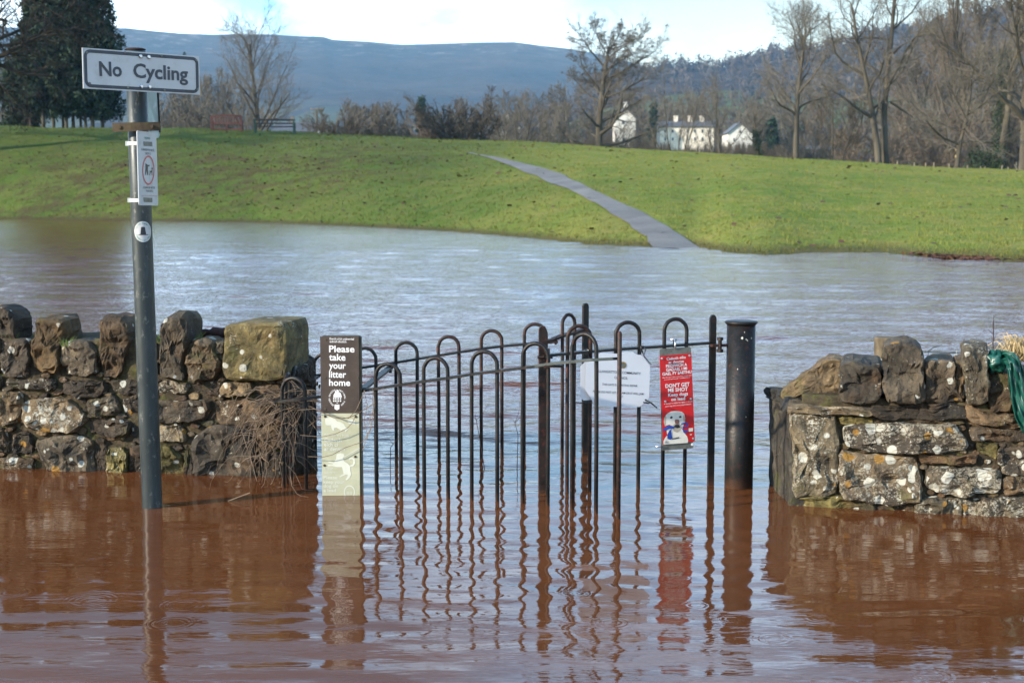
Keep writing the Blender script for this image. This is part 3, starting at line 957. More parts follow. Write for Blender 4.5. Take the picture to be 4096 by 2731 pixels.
DK, BR, GY, TN, OL, RD = (0.046, 0.039, 0.031), (0.090, 0.066, 0.042), (0.088, 0.077, 0.060), (0.165, 0.130, 0.085), (0.125, 0.115, 0.045), (0.115, 0.076, 0.050)
W0, W1 = wat(0, 1868), wat(1000, 1901)
LP = Plane(W0, W1 - W0)
wallL = empty('stone_wall', LP.pt(0.5, 0), 'left stone wall with upright coping stones and a square end block, behind the sign pole', 'wall', 'flooded stone walls')
wallL['kind'] = 'thing'
def c5(p): return (p[0] / 1.65, 1150 + p[1] / 1.65)
u_end = LP.uv(1150, 1700)[0]
core(wallL, LP, LP.uv(-700, 1700)[0], u_end, -0.25, LP.uv(300, 1362)[1], -0.004, -0.34, 0.013, (90, 26))
left = [  # polygon on the crop grid, proud, back, colour, lichen
    ([(-60, 140), (20, 130), (60, 150), (95, 210), (98, 345), (-60, 345)], .01, .15, DK, .3),
    ([(262, 225), (300, 203), (345, 205), (440, 215), (447, 290), (425, 350), (405, 420), (395, 520), (370, 560), (280, 550), (232, 520), (215, 430), (240, 330), (250, 260)], .035, .12, (0.13, 0.095, 0.05), .25),
    ([(690, 225), (722, 192), (765, 190), (830, 207), (855, 250), (860, 335), (840, 420), (800, 560), (760, 590), (690, 570), (680, 430), (690, 330)], .035, .13, BR, .15),
    ([(1072, 260), (1105, 210), (1165, 168), (1215, 178), (1247, 215), (1250, 320), (1225, 420), (1230, 595), (1080, 590), (1070, 430), (1075, 350)], .035, .14, GY, .42),
    ([(1503, 240), (1660, 227), (1790, 225), (1905, 232), (1913, 330), (1912, 480), (1905, 600), (1700, 612), (1505, 600), (1482, 500), (1500, 400)], .05, .26, (0.150, 0.132, 0.062), .52),
    ([(1240, 480), (1330, 340), (1410, 360), (1445, 420), (1470, 500), (1425, 590), (1350, 610), (1265, 600)], .04, .16, TN, .52),
    ([(20, 352), (195, 352), (200, 480), (190, 580), (40, 575), (18, 470)], .018, .1, DK, .5),
    ([(-60, 355), (10, 352), (12, 560), (-60, 570)], .012, .1, BR, .3),
    ([(425, 372), (600, 350), (645, 420), (650, 560), (560, 580), (450, 570), (415, 460)], .025, .14, GY, .55),
    ([(612, 350), (688, 350), (676, 430), (670, 555), (656, 470)], .005, .1, DK, .2),
    ([(846, 350), (905, 348), (905, 580), (845, 580)], .012, .1, RD, .35),
    ([(920, 350), (1010, 352), (1012, 580), (918, 580)], .012, .1, BR, .35),
    ([(1020, 378), (1066, 378), (1062, 580), (1030, 590)], .006, .1, DK, .3),
    ([(1428, 364), (1494, 358), (1484, 470), (1468, 468)], .008, .1, GY, .25),
    ([(1240, 345), (1322, 345), (1290, 400), (1245, 440)], .004, .1, TN, .4),
    ([(60, 602), (220, 600), (350, 605), (375, 650), (330, 672), (120, 662), (70, 640)], .02, .1, DK, .62),
    ([(-60, 590), (15, 590), (22, 650), (-60, 670)], .02, .1, GY, .8),
    ([(430, 632), (560, 610), (700, 620), (715, 670), (660, 715), (520, 730), (430, 700)], .028, .1, DK, .52),
    ([(740, 618), (900, 608), (1010, 610), (1012, 690), (905, 702), (760, 692)], .014, .1, DK, .66),
    ([(1060, 625), (1230, 620), (1250, 660), (1225, 695), (1065, 700)], .026, .1, GY, 1.0),
    ([(1270, 640), (1400, 612), (1470, 640), (1440, 705), (1290, 700)], .016, .1, DK, .66),
    ([(1490, 622), (1660, 627), (1680, 670), (1650, 710), (1450, 710)], .026, .1, TN, .62),
    ([(1695, 640), (1850, 640), (1850, 690), (1700, 682)], .014, .1, BR, .5),
    ([(-60, 692), (140, 690), (155, 760), (130, 900), (-60, 905)], .022, .1, TN, .62),
    ([(185, 750), (330, 730), (480, 745), (570, 850), (560, 890), (480, 945), (330, 935), (240, 925), (175, 860)], .040, .1, TN, .86),
    ([(590, 742), (770, 716), (800, 790), (790, 832), (620, 836)], .026, .1, GY, .5),
    ([(830, 742), (900, 735), (1012, 745), (1015, 865), (900, 870), (840, 842)], .014, .1, DK, .66),
    ([(1030, 745), (1370, 745), (1382, 800), (1330, 870), (1150, 880), (1030, 872)], .026, .1, GY, .52),
    ([(1430, 752), (1560, 732), (1820, 760), (1815, 890), (1590, 905), (1445, 886)], .022, .1, BR, .52),
    ([(590, 882), (740, 866), (870, 880), (850, 970), (800, 980), (600, 962)], .026, .1, DK, .48),
    ([(1020, 908), (1200, 915), (1230, 960), (1225, 1015), (1020, 1006)], .028, .1, (0.19, 0.165, 0.12), .72),
    ([(-60, 952), (50, 950), (60, 1080), (-60, 1085)], .016, .1, BR, .58),
    ([(95, 966), (210, 956), (228, 1080), (100, 1085)], .020, .1, BR, .66),
    ([(260, 1002), (410, 980), (610, 990), (632, 1235), (330, 1240), (290, 1100)], .034, .1, GY, .58),
    ([(-60, 1122), (230, 1130), (228, 1225), (-60, 1225)], .020, .1, BR, .74),
    ([(240, 740), (300, 690), (420, 715), (330, 722)], .004, .1, DK, .4),
    ([(715, 1080), (740, 1052), (820, 1052), (848, 1090), (845, 1250), (715, 1250)], .030, .1, OL, .68),
    ([(1020, 1030), (1130, 1040), (1200, 1140), (1210, 1260), (1020, 1260)], .022, .1, OL, .58),
    ([(642, 1002), (702, 1012), (702, 1235), (642, 1235)], .006, .1, DK, .3),
    ([(1290, 1002), (1400, 922), (1560, 912), (1680, 962), (1690, 1275), (1500, 1280), (1300, 1270)], .032, .1, (0.055, 0.050, 0.042), .46),
    ([(1226, 1042), (1280, 1052), (1285, 1265), (1226, 1265)], .006, .1, DK, .4),
    ([(1700, 922), (1860, 902), (1860, 1060), (1705, 1080)], .016, .1, BR, .4),
    ([(1702, 1092), (1860, 1082), (1860, 1285), (1702, 1285)], .016, .1, DK, .4),
    ([(875, 892), (1005, 890), (1005, 1020), (880, 1012)], .010, .1, DK, .4),
    ([(865, 1052), (1005, 1042), (1005, 1260), (860, 1255)], .012, .1, BR, .5),
    ([(1830, 762), (1900, 770), (1900, 890), (1830, 888)], .012, .1, BR, .4),
]
for i_, (poly, pd, bk, col, li) in enumerate(left):
    stone([c5(p) for p in poly], LP, wallL, pd, bk, col, li + .12, rough=.0075 if i_ == 4 else .014, grow=1.0 if i_ == 4 else 1.05)
pinning([[c5(p) for p in q[0]] for q in left], LP, wallL, (0, 1365, 1130, 1895), 62, 3)
# back half of the second coping stone, standing behind its front
bp2 = Plane(LP.pt(0, 0, -0.11), LP.u)
stone([c5(p) for p in [(300, 208), (345, 200), (398, 188), (428, 186), (447, 215), (452, 290), (446, 350), (300, 350)]], bp2, wallL, .02, .12, GY, .4)
# end face of the left wall (seen edge-on behind the railings)
EP = Plane(LP.pt(u_end, 0, -0.02), -LP.n, (0, 0, 1))
for (a, b, c, d) in ((0.02, 0.16, -0.2, 0.14), (0.18, 0.31, -0.2, 0.12), (0.02, 0.12, 0.16, 0.30), (0.14, 0.31, 0.14, 0.33), (0.02, 0.2, 0.32, 0.45), (0.22, 0.31, 0.35, 0.47)):
    pts2 = [(a, c), (b, c), (b, d), (a, d)]
    class _P: pass
    fake = _P(); fake.uv = lambda x, y: (x, y); fake.pt = EP.pt
    stone(pts2, fake, wallL, .022, .1, DK, .35)

# right wall -------------------------------------------------------
def c8(p): return (3000 + p[0] / 1.742, 1250 + p[1] / 1.742)
V0, V1 = wat(3166, 2016), wat(4096, 2066)
RP = Plane(V0, V1 - V0)
wallR = empty('stone_wall', RP.pt(0.4, 0), 'right stone wall with white lichen crusts and a sloping cap at its open end', 'wall', 'flooded stone walls')
wallR['kind'] = 'thing'
core(wallR, RP, 0.03, RP.uv(4700, 1700)[0], -0.25, RP.uv(3400, 1590)[1], -0.004, -0.36, 0.013, cuts=(80, 26))
rightw = [
    ([(640, 352), (740, 342), (905, 382), (920, 450), (900, 595), (760, 632), (640, 615)], .03, .30, (0.060, 0.056, 0.048), .50),
    ([(945, 235), (1000, 207), (1060, 200), (1150, 210), (1190, 245), (1205, 330), (1210, 612), (960, 612), (925, 480), (940, 330)], .045, .16, (0.075, 0.066, 0.052), .48),
    ([(1215, 348), (1430, 345), (1440, 560), (1500, 622), (1215, 622)], .02, .20, (0.085, 0.070, 0.052), .48),
    ([(1490, 235), (1560, 227), (1650, 235), (1652, 330), (1640, 430), (1660, 480), (1640, 622), (1515, 622), (1505, 430), (1485, 330)], .045, .14, (0.085, 0.078, 0.062), .64),
    ([(1440, 347), (1490, 347), (1505, 600), (1450, 560)], .008, .2, BR, .4),
    ([(1662, 392), (1760, 402), (1850, 420), (1990, 422), (1990, 682), (1680, 690), (1656, 560)], .024, .26, BR, .62),
    ([(860, 642), (1200, 632), (1500, 642), (1495, 742), (940, 738), (860, 700)], .018, .2, DK, .42),
    ([(1512, 642), (1700, 702), (1990, 702), (1990, 788), (1700, 785), (1520, 740)], .020, .2, BR, .48),
    ([(282, 665), (400, 655), (640, 662), (855, 680), (855, 712), (610, 706), (450, 690), (300, 700)], .020, .34, (0.15, 0.125, 0.085), .66),
    ([(292, 706), (598, 722), (612, 930), (618, 1100), (590, 1258), (306, 1266), (298, 900)], .026, .34, (0.13, 0.115, 0.082), .80),
    ([(622, 722), (860, 724), (862, 766), (640, 782)], .016, .1, OL, .5),
    ([(665, 792), (800, 774), (950, 777), (1200, 772), (1420, 782), (1500, 900), (1490, 950), (1350, 975), (1120, 970), (900, 965), (700, 932), (660, 870)], .036, .1, (0.085, 0.075, 0.062), .92),
    ([(880, 748), (1200, 752), (1480, 758), (1485, 772), (1200, 766), (880, 764)], .008, .1, BR, .3),
    ([(1545, 802), (1890, 812), (1990, 812), (1990, 888), (1550, 886)], .020, .1, DK, .58),
    ([(1510, 750), (1700, 796), (1535, 792)], .006, .1, BR, .3),
    ([(634, 962), (800, 985), (950, 990), (1150, 1012), (1190, 1180), (1185, 1312), (900, 1322), (640, 1272)], .034, .1, (0.17, 0.140, 0.10), .82),
    ([(1160, 992), (1570, 990), (1575, 1040), (1450, 1060), (1200, 1042)], .026, .1, RD, .5),
    ([(1236, 1072), (1500, 1072), (1720, 1092), (1745, 1180), (1730, 1250), (1400, 1262), (1230, 1200)], .036, .1, (0.075, 0.066, 0.052), .98),
    ([(1735, 962), (1800, 932), (1990, 920), (1990, 1120), (1760, 1122), (1730, 1022)], .030, .1, (0.12, 0.10, 0.078), .70),
    ([(1762, 1142), (1990, 1132), (1990, 1268), (1772, 1262)], .026, .1, BR, .74),
    ([(1590, 900), (1720, 905), (1722, 1000), (1600, 985)], .010, .1, OL, .4),
    ([(320, 1282), (600, 1277), (860, 1332), (855, 1440), (310, 1420)], .016, .1, OL, .5),
    ([(872, 1334), (1140, 1322), (1140, 1450), (870, 1445)], .014, .1, BR, .5),
    ([(1152, 1332), (1250, 1282), (1480, 1292), (1480, 1470), (1160, 1465)], .030, .1, (0.10, 0.09, 0.068), .72),
    ([(1492, 1302), (1880, 1284), (1990, 1292), (1990, 1490), (1490, 1480)], .032, .1, (0.11, 0.10, 0.075), .86),
]
for poly, pd, bk, col, li in rightw:
    stone([c8(p) for p in poly], RP, wallR, pd, bk, col, li + .10)
pinning([[c8(p) for p in q[0]] for q in rightw], RP, wallR, (3180, 1660, 4096, 2040), 45, 4)
# sloping cap at the end, set back behind the ledge
cpn = Plane(RP.pt(0, 0, -0.13), RP.u)
stone([c8(p) for p in [(215, 552), (330, 474), (440, 396), (540, 332), (645, 350), (660, 420), (655, 612), (400, 600), (235, 590)]], cpn, wallR, .02, .20, (0.20, 0.155, 0.095), .36)
# top of the ledge in front of the cap
ld = MB()
a0, a1 = RP.uv(*c8((262, 700)))[0], RP.uv(*c8((900, 700)))[0]
zt = RP.uv(*c8((400, 656)))[1]
ncol, nrow = 14, 6
vv = []
for i in range(ncol + 1):
    for k in range(nrow + 1):
        u = a0 + (a1 - a0) * i / ncol; w = 0.018 - 0.32 * k / nrow
        p = RP.pt(u, zt + 0.008 + 0.012 * k / nrow, w)
        vv.append(p + Vector((0, 0, mnoise.noise(p * 12) * 0.012 + mnoise.noise(p * 40) * 0.004)))
ff = [(i * (nrow + 1) + k, (i + 1) * (nrow + 1) + k, (i + 1) * (nrow + 1) + k + 1, i * (nrow + 1) + k + 1) for i in range(ncol) for k in range(nrow)]
n0 = len(vv)
vv += [v - Vector((0, 0, 0.03)) for v in vv]
ff += [tuple(n0 + j for j in f[::-1]) for f in ff]
for i in range(ncol):
    a = i * (nrow + 1); b = a + nrow + 1
    ff.append((a, n0 + a, n0 + b, b)); a2, b2 = a + nrow, b + nrow
    ff.append((a2, b2, n0 + b2, n0 + a2))
for k in range(nrow):
    ff.append((k, k + 1, n0 + k + 1, n0 + k)); e0 = ncol * (nrow + 1) + k
    ff.append((e0, n0 + e0, n0 + e0 + 1, e0 + 1))
ld.add(vv, ff)
ob = ld.build('stone', MT['stone'], wallR, smooth=True); ob.color = (0.21, 0.165, 0.105, 0.30)
# end slab facing the gate
RE = Plane(RP.pt(0.012, 0, 0), RP.n * -1)
RE = Plane(RP.pt(0.0, 0, 0), wat(3166, 2016) - wat(3090, 1934))
stone([c8(p) for p in [(153, 590), (215, 640), (282, 700), (296, 900), (300, 1265), (290, 1390), (225, 1330), (152, 1210), (150, 900)]], RE, wallR, .012, .10, (0.070, 0.069, 0.064), .45, rough=0.006)
stone([c8(p) for p in [(152, 530), (215, 528), (268, 600), (282, 690), (200, 615), (154, 580)]], RE, wallR, .02, .10, (0.05, 0.055, 0.06), .3)
# ------------------------------------------------------------------ kissing gate
def ztop(px, py, P):      # height of a photograph point standing over ground point P
    return at(px, py, P.y).z
def hoop(parent, P1, P2, zt, r=0.008, mat=None, zb=-0.42):
    P1, P2 = Vector((P1.x, P1.y, 0)), Vector((P2.x, P2.y, 0))
    c = (P1 + P2) / 2; h = (P2 - P1) / 2; rad = h.length
    zc = zt - r - rad
    pts = [P1 + Vector((0, 0, zb)), P1 + Vector((0, 0, zc * 0.5)), P1 + Vector((0, 0, zc))]
    for k in range(1, 12):
        a = math.pi * k / 12
        pts.append(c - h * math.cos(a) + Vector((0, 0, zc + rad * math.sin(a))))
    pts += [P2 + Vector((0, 0, zc)), P2 + Vector((0, 0, zc * 0.5)), P2 + Vector((0, 0, zb))]
    j = [Vector((R.uniform(-1, 1), R.uniform(-1, 1), 0)) * 0.0012 for p in pts]
    b = MB(); b.tube([p + q for p, q in zip(pts, j)], r, 10)
    return b.build('hoop_bar', mat or MT['black_iron'], parent, smooth=True)
def flat_post(parent, P, zt, direc, wid=0.032, th=0.012, zb=-0.45, mat=None, name='end_post'):
    d = Vector((direc.x, direc.y, 0)).normalized(); n = Vector((-d.y, d.x, 0))
    if n.y > 0: n = -n
    prof = [(-wid / 2, zb), (wid / 2, zb), (wid / 2, zt - 0.014), (wid / 4, zt - 0.002), (0, zt), (-wid / 4, zt - 0.002), (-wid / 2, zt - 0.014)]
    out_ = [Vector((P.x, P.y, 0)) + d * a + Vector((0, 0, z)) + n * th / 2 for a, z in prof]
    b = MB(); b.slab(out_, n, th)
    return b.build(name, mat or MT['black_iron'], parent)

base = wat(1700, 1950)
encl = empty('kissing_gate_railing', (base.x, base.y, 0), 'U-shaped black hooped railing of the kissing gate, open towards the right', 'railing')
# front wing: bar positions at the waterline, measured left to right
fb = [wat(*p) for p in [(1135, 1950), (1226, 1957), (1318, 1962), (1412, 1968), (1507.6, 1974), (1604.5, 1980), (1698.5, 1986), (1794, 1993), (1888, 1998), (1989, 2005), (2090.6, 2013), (2191, 2021),
                      (2287, 2035), (2382.7, 2051), (2473, 2075)]]
tops = [(1180, 1504), (1365, 1478), (1556, 1447), (1747, 1423), (1941, 1397), (2137, 1365), (2331, 1327)]
for i, t in enumerate(tops):
    a, b = fb[2 * i], fb[2 * i + 1]
    hoop(encl, a, b, ztop(t[0], t[1], (a + b) / 2))
e = fb[14]
b = MB(); zt = ztop(2475, 1325, e)
b.tube([(e.x, e.y, -0.42), (e.x, e.y, zt * 0.5), (e.x, e.y, zt - 0.006), (e.x, e.y, zt)], [0.0085, 0.0085, 0.0085, 0.004], 10)
b.build('end_bar', MT['rusty_iron'], encl, smooth=True)
rail_px = [(1101, 1606), (1135, 1602), (1226, 1592), (1318, 1581), (1412, 1568), (1507.6, 1553), (1604.5, 1538), (1698.5, 1524), (1794, 1511), (1888, 1496), (1989, 1483), (2090.6, 1471), (2215, 1457)]
pts = []
for k, (x, y) in enumerate(rail_px):
    Yk = fb[0].y + 0.02 if k == 0 else (fb[11].y - 0.01 if k == 12 else fb[k - 1].y)
    pts.append(at(x, y, Yk))
b = MB(); b.bar(pts, None, 0.038, 0.010); b.build('front_rail', MT['black_iron'], encl)
pts = [at(2130, 1466, fb[10].y - 0.012), at(2191, 1455, fb[11].y - 0.012), at(2287, 1446, fb[12].y), at(2382.7, 1438, fb[13].y), at(2466, 1434, fb[14].y + 0.006)]
b = MB(); b.bar(pts, None, 0.036, 0.010); b.build('front_rail', MT['green_iron'], encl)
b = MB(); q = pts[1]; b.box(q + Vector((0.02, 0, -0.008)), 0.07, 0.04, 0.008); b.tube([q + Vector((0, 0, -.012)), q + Vector((0, 0, .012))], 0.007, 6)
b.build('rail_joint', MT['rusty_iron'], encl)
# back wing
bx_ = [(1262, 1813), (1340, 1815), (1422, 1818), (1507, 1820), (1586, 1822), (1671, 1824), (1756, 1826), (1838, 1828), (1926, 1830), (2008, 1831), (2096, 1833), (2183, 1834), (2248, 1830), (2296, 1820)]
bb = [wat(*p) for p in bx_]
btops = [(1300, 1411), (1465, 1385), (1629, 1362), (1797, 1339), (1967, 1315), (2138, 1289), (2272, 1251)]
for i, t in enumerate(btops):
    a, c = bb[2 * i], bb[2 * i + 1]
    hoop(encl, a, c, ztop(t[0], t[1], (a + c) / 2), mat=MT['rusty_iron'] if i > 2 else None)
pe = wat(2339, 1812)
flat_post(encl, pe, ztop(2339, 1212, pe), bb[13] - bb[12] + Vector((.03, 0, 0)), 0.030, 0.012)
brail = [(1262, 1502), (1340, 1488), (1422, 1474), (1507, 1461), (1586, 1449), (1671, 1435), (1756, 1421), (1838, 1408), (1926, 1394), (2008, 1384), (2096, 1376), (2183, 1367)]
pts = [at(x, y, bb[i].y) for i, (x, y) in enumerate(brail)] + [at(2207, 1369, bb[11].y)]
b = MB(); b.bar(pts, None, 0.038, 0.010); b.build('back_rail', MT['black_iron'], encl)
pts = [at(2170, 1364, bb[11].y - .012), at(2205, 1360, bb[11].y - .005), at(2248, 1343, bb[12].y), at(2296, 1330, bb[13].y), at(2335, 1316, pe.y)]
b = MB(); b.bar(pts, None, 0.036, 0.010); b.build('back_rail', MT['rusty_iron'], encl)
b = MB(); q = pts[1]; b.box(q + Vector((0.0, 0, -0.008)), 0.06, 0.035, 0.010); b.tube([q + Vector((0.02, 0, -.02)), q + Vector((0.02, 0, .014))], 0.006, 6)
b.build('rail_joint', MT['rusty_iron'], encl)
# left side, nearly in line with the view
A, B_ = fb[0], bb[0]
stops = [(1145, 1487), (1182, 1461), (1212, 1439), (1240, 1418)]
for i, t in enumerate(stops):
    s0, s1 = (0.09 + i * 0.225), (0.09 + i * 0.225 + 0.125)
    a, c = A.lerp(B_, s0), A.lerp(B_, s1)
    hoop(encl, a, c, ztop(t[0], t[1], (a + c) / 2), 0.0085)
pts = [at(1112, 1606, A.y - .01), at(1190, 1556, A.lerp(B_, .5).y), at(1265, 1502, B_.y)]
b = MB(); b.bar(pts, None, 0.038, 0.010); b.build('side_rail', MT['black_iron'], encl)
# diagonal brace between the wings
b = MB(); p0, p1 = at(1450, 1556, fb[3].y - 0.005), at(1562, 1468, bb[4].y + 0.01)
b.bar([p0, p1], None, 0.028, 0.010); b.tube([p1 + Vector((0, -.01, -.025)), p1 + Vector((0, -.01, .012))], .008, 6); b.build('brace', MT['black_iron'], encl)

# gate leaf --------------------------------------------------------
g0, g1 = wat(2169, 1973), wat(2842, 1938)
leaf = empty('gate_leaf', (g1.x, g1.y, 0), 'sagging black hooped gate leaf hung from the round iron gatepost', 'gate')
gd = (g1 - g0).normalized()
GP = Plane((g0.x, g0.y, 0), g1 - g0)
flat_post(leaf, g0, ztop(2158, 1302, g0), gd, 0.030, 0.014, mat=MT['rusty_iron'])
flat_post(leaf, g1, ztop(2842, 1258, g1), gd, 0.026, 0.014)
def on_leaf(px, py): return GP.hit(px, py)
for xa, xb, yt in ((2270, 2360, 1295), (2461, 2556, 1281), (2654, 2743, 1268)):
    a, c = on_leaf(xa, 1600), on_leaf(xb, 1600)
    hoop(leaf, a, c, on_leaf((xa + xb) / 2, yt).z, mat=MT['rusty_iron'] if xa < 2300 else MT['black_iron'])
pts = [on_leaf(2172, 1423), on_leaf(2300, 1411), on_leaf(2459, 1397), on_leaf(2644, 1385), on_leaf(2836, 1371)]
b = MB(); b.bar(pts, None, 0.030, 0.010); b.build('rail', MT['black_iron'], leaf)
b = MB(); q = on_leaf(2180, 1415); b.box(q + Vector((.012, -.012, 0)), .014, .02, .045); b.tube([q + Vector((.03, -.01, -.012)), q + Vector((-.03, -.01, -.012))], .006, 8)
b.build('latch', MT['rusty_iron'], leaf)
# gatepost ---------------------------------------------------------
gp = wat(2963, 1955); gp = Vector((gp.x, gp.y + 0.057, 0))
post = empty('gatepost', gp, 'round black iron gatepost with a flat cap, beside the right wall', 'post')
zt = ztop(2963, 1283, gp)
b = MB(); b.tube([gp + Vector((0, 0, -.45)), gp + Vector((0, 0, zt - .012))], 0.0575, 32); b.build('tube', MT['black_iron'], post, smooth=True)
b = MB(); b.tube([gp + Vector((0, 0, zt - .016)), gp + Vector((0, 0, zt - .008)), gp + Vector((0, 0, zt - .003)), gp + Vector((0, 0, zt))], [.058, .066, .066, .062], 32); b.build('cap', MT['black_iron'], post, smooth=True)
hq = at(2878, 1381, gp.y - .01)
b = MB(); b.bar([hq + Vector((-.035, -.01, 0)), gp + Vector((-.05, 0, hq.z))], None, .03, .010)
b.tube([hq + Vector((0, -.012, -.028)), hq + Vector((0, -.012, .030))], .008, 10); b.tube([hq + Vector((0, -.012, .022)), hq + Vector((0, -.012, .034))], .014, 6); b.tube([hq + Vector((0, -.012, -.026)), hq + Vector((0, -.012, -.014))], .015, 6)
b.build('hinge', MT['rusty_iron'], post)
# patches of lost paint
for px, py, s in ((2968, 1352, .010), (2985, 1357, .006), (2990, 1362, .005), (3008, 1353, .006), (2978, 1329, .005), (2984, 1667, .005), (2951, 1476, .005)):
    c = at(px, py, gp.y - 0.057); a = (c.x - gp.x) / 0.0575
    if abs(a) > .95: continue
    n = Vector((a, -math.sqrt(1 - a * a), 0)); t = Vector((-n.y, n.x, 0)); cc = Vector((gp.x, gp.y, c.z)) + n * 0.0577
    k = 7; b = MB(); b.poly([cc + t * math.cos(6.283 * i / k) * s * .4 * R.uniform(.5, 1.3) + Vector((0, 0, math.sin(6.283 * i / k) * s * .6 * R.uniform(.5, 1.3))) for i in range(k)])
    b.build('chipped_paint', MT['faded_print'], post)
# ------------------------------------------------------------------ lettering
_tc = {}
def text_geo(s, bold=0.0):
    key = (s, bold)
    if key in _tc: return _tc[key]
    cu = bpy.data.curves.new('lettering_curve', 'FONT')
    cu.body = s; cu.size = 1.0; cu.offset = bold; cu.resolution_u = 3
    o = bpy.data.objects.new('lettering_tmp', cu); COL.objects.link(o)
    dg = bpy.context.evaluated_depsgraph_get(); dg.update()
    me = bpy.data.meshes.new_from_object(o.evaluated_get(dg))
    V = [(v.co.x, v.co.y) for v in me.vertices]; Fc = [tuple(p.vertices) for p in me.polygons]
    bpy.data.objects.remove(o); bpy.data.curves.remove(cu); bpy.data.meshes.remove(me)
    _tc[key] = (V, Fc)
    return _tc[key]
_hv = text_geo('H'); CAPH = max(v[1] for v in _hv[0])
class Board:
    """a flat board found from its four photograph corners and their distances"""
    def __init__(s, tl, tr, br, bl, ys):
        P = [at(*p, y) for p, y in zip((tl, tr, br, bl), ys)]
        c = sum(P, Vector()) / 4
        u = ((P[1] - P[0]) + (P[2] - P[3])) / 2; v = ((P[0] - P[3]) + (P[1] - P[2])) / 2
        s.w, s.h = u.length, v.length
        s.pl = Plane(c, u, v); s.c = c
        s.pxh = ((bl[1] - tl[1]) + (br[1] - tr[1])) / 2
    def rect(s, w=None, h=None, rad=0.0, w0=0.0, cu=0.0, cv=0.0, seg=5):
        w = w or s.w; h = h or s.h
        pts = []
        if rad <= 0: pts = [(-w / 2, -h / 2), (w / 2, -h / 2), (w / 2, h / 2), (-w / 2, h / 2)]
        else:
            for sx, sy, a0 in ((1, -1, -90), (1, 1, 0), (-1, 1, 90), (-1, -1, 180)):
                for k in range(seg + 1):
                    a = math.radians(a0 + 90 * k / seg)
                    pts.append((sx * (w / 2 - rad) + rad * math.cos(a), sy * (h / 2 - rad) + rad * math.sin(a)))
        return [s.pl.pt(a + cu, b + cv, w0) for a, b in pts]
    def plate(s, name, mat, parent, th=0.003, w0=0.0, **k):
        b = MB(); b.slab(s.rect(w0=w0, **k), s.pl.n, th); return b.build(name, mat, parent)
    def ring(s, name, mat, parent, inset, th, rad, w0=0.0008):
        a = s.rect(s.w - 2 * inset, s.h - 2 * inset, rad, w0); c = s.rect(s.w - 2 * inset - 2 * th, s.h - 2 * inset - 2 * th, max(rad - th, .002), w0)
        n = len(a); b = MB(); b.add(a + c, [(i, (i + 1) % n, n + (i + 1) % n, n + i) for i in range(n)]); return b.build(name, mat, parent)
    def text(s, st, p0, p1, cap, mat, parent, bold=0.012, w0=0.0012, name='lettering'):
        """st set from photograph point p0 to p1 along its baseline, cap = capital height in photograph px"""
        V, Fc = text_geo(st, bold)
        x0, x1 = min(v[0] for v in V), max(v[0] for v in V)
        a = Vector(s.pl.uv(*p0)); c = Vector(s.pl.uv(*p1)); d = c - a; L_ = d.length; d.normalize(); e = Vector((-d.y, d.x))
        ch = cap * s.h / s.pxh
        pts = []
        for x, y in V:
            q = a + d * ((x - x0) / (x1 - x0) * L_) + e * (y / CAPH * ch)
            pts.append(s.pl.pt(q.x, q.y, w0))
        b = MB(); b.add(pts, Fc); return b.build(name, mat, parent)
    def arc_text(s, st, c, ru, rv, a0, a1, cap, mat, parent, bold=0.0, w0=0.0012, name='lettering', wrap=None):
        b = MB(); n = len(st)
        cu, cv = c
        for i, chh in enumerate(st):
            if chh == ' ': continue
            a = math.radians(a0 + (a1 - a0) * i / (n - 1))
            V, Fc = text_geo(chh, bold)
            mx = (min(v[0] for v in V) + max(v[0] for v in V)) / 2
            sg = 1 if a1 < a0 else -1
            er = Vector((math.cos(a), math.sin(a))); et = Vector((math.sin(a), -math.cos(a))) * sg
            up = er * sg
            pts = []
            for x, y in V:
                q = Vector((math.cos(a) * ru, math.sin(a) * rv)) + et * ((x - mx) / CAPH * cap) + up * (y / CAPH * cap)
                pts.append(wrap(cu + q.x, cv + q.y, w0) if wrap else s.pl.pt(cu + q.x, cv + q.y, w0))
            b.add(pts, Fc)
        return b.build(name, mat, parent)
    def shape(s, pts, name, mat, parent, w0=0.0010):
        b = MB(); b.poly([s.pl.pt(*s.pl.uv(*p), w0) for p in pts]); return b.build(name, mat, parent)
    def shapes(s, plist, name, mat, parent, w0=0.0010):
        b = MB()
        for pts in plist: b.poly([s.pl.pt(*s.pl.uv(*p), w0) for p in pts])
        return b.build(name, mat, parent)
    def disc(s, p, r, name, mat, parent, w0=0.001, h=0.003, n=12):
        u, v = s.pl.uv(*p); b = MB()
        b.tube([s.pl.pt(u, v, w0), s.pl.pt(u, v, w0 + h * .7), s.pl.pt(u, v, w0 + h)], [r, r, r * .7], n); return b.build(name, mat, parent, smooth=False)
def ellipse(c, rx, ry, n=20, a0=0, a1=360):
    return [(c[0] + rx * math.cos(math.radians(a0 + (a1 - a0) * i / n)), c[1] + ry * math.sin(math.radians(a0 + (a1 - a0) * i / n))) for i in range(n)]

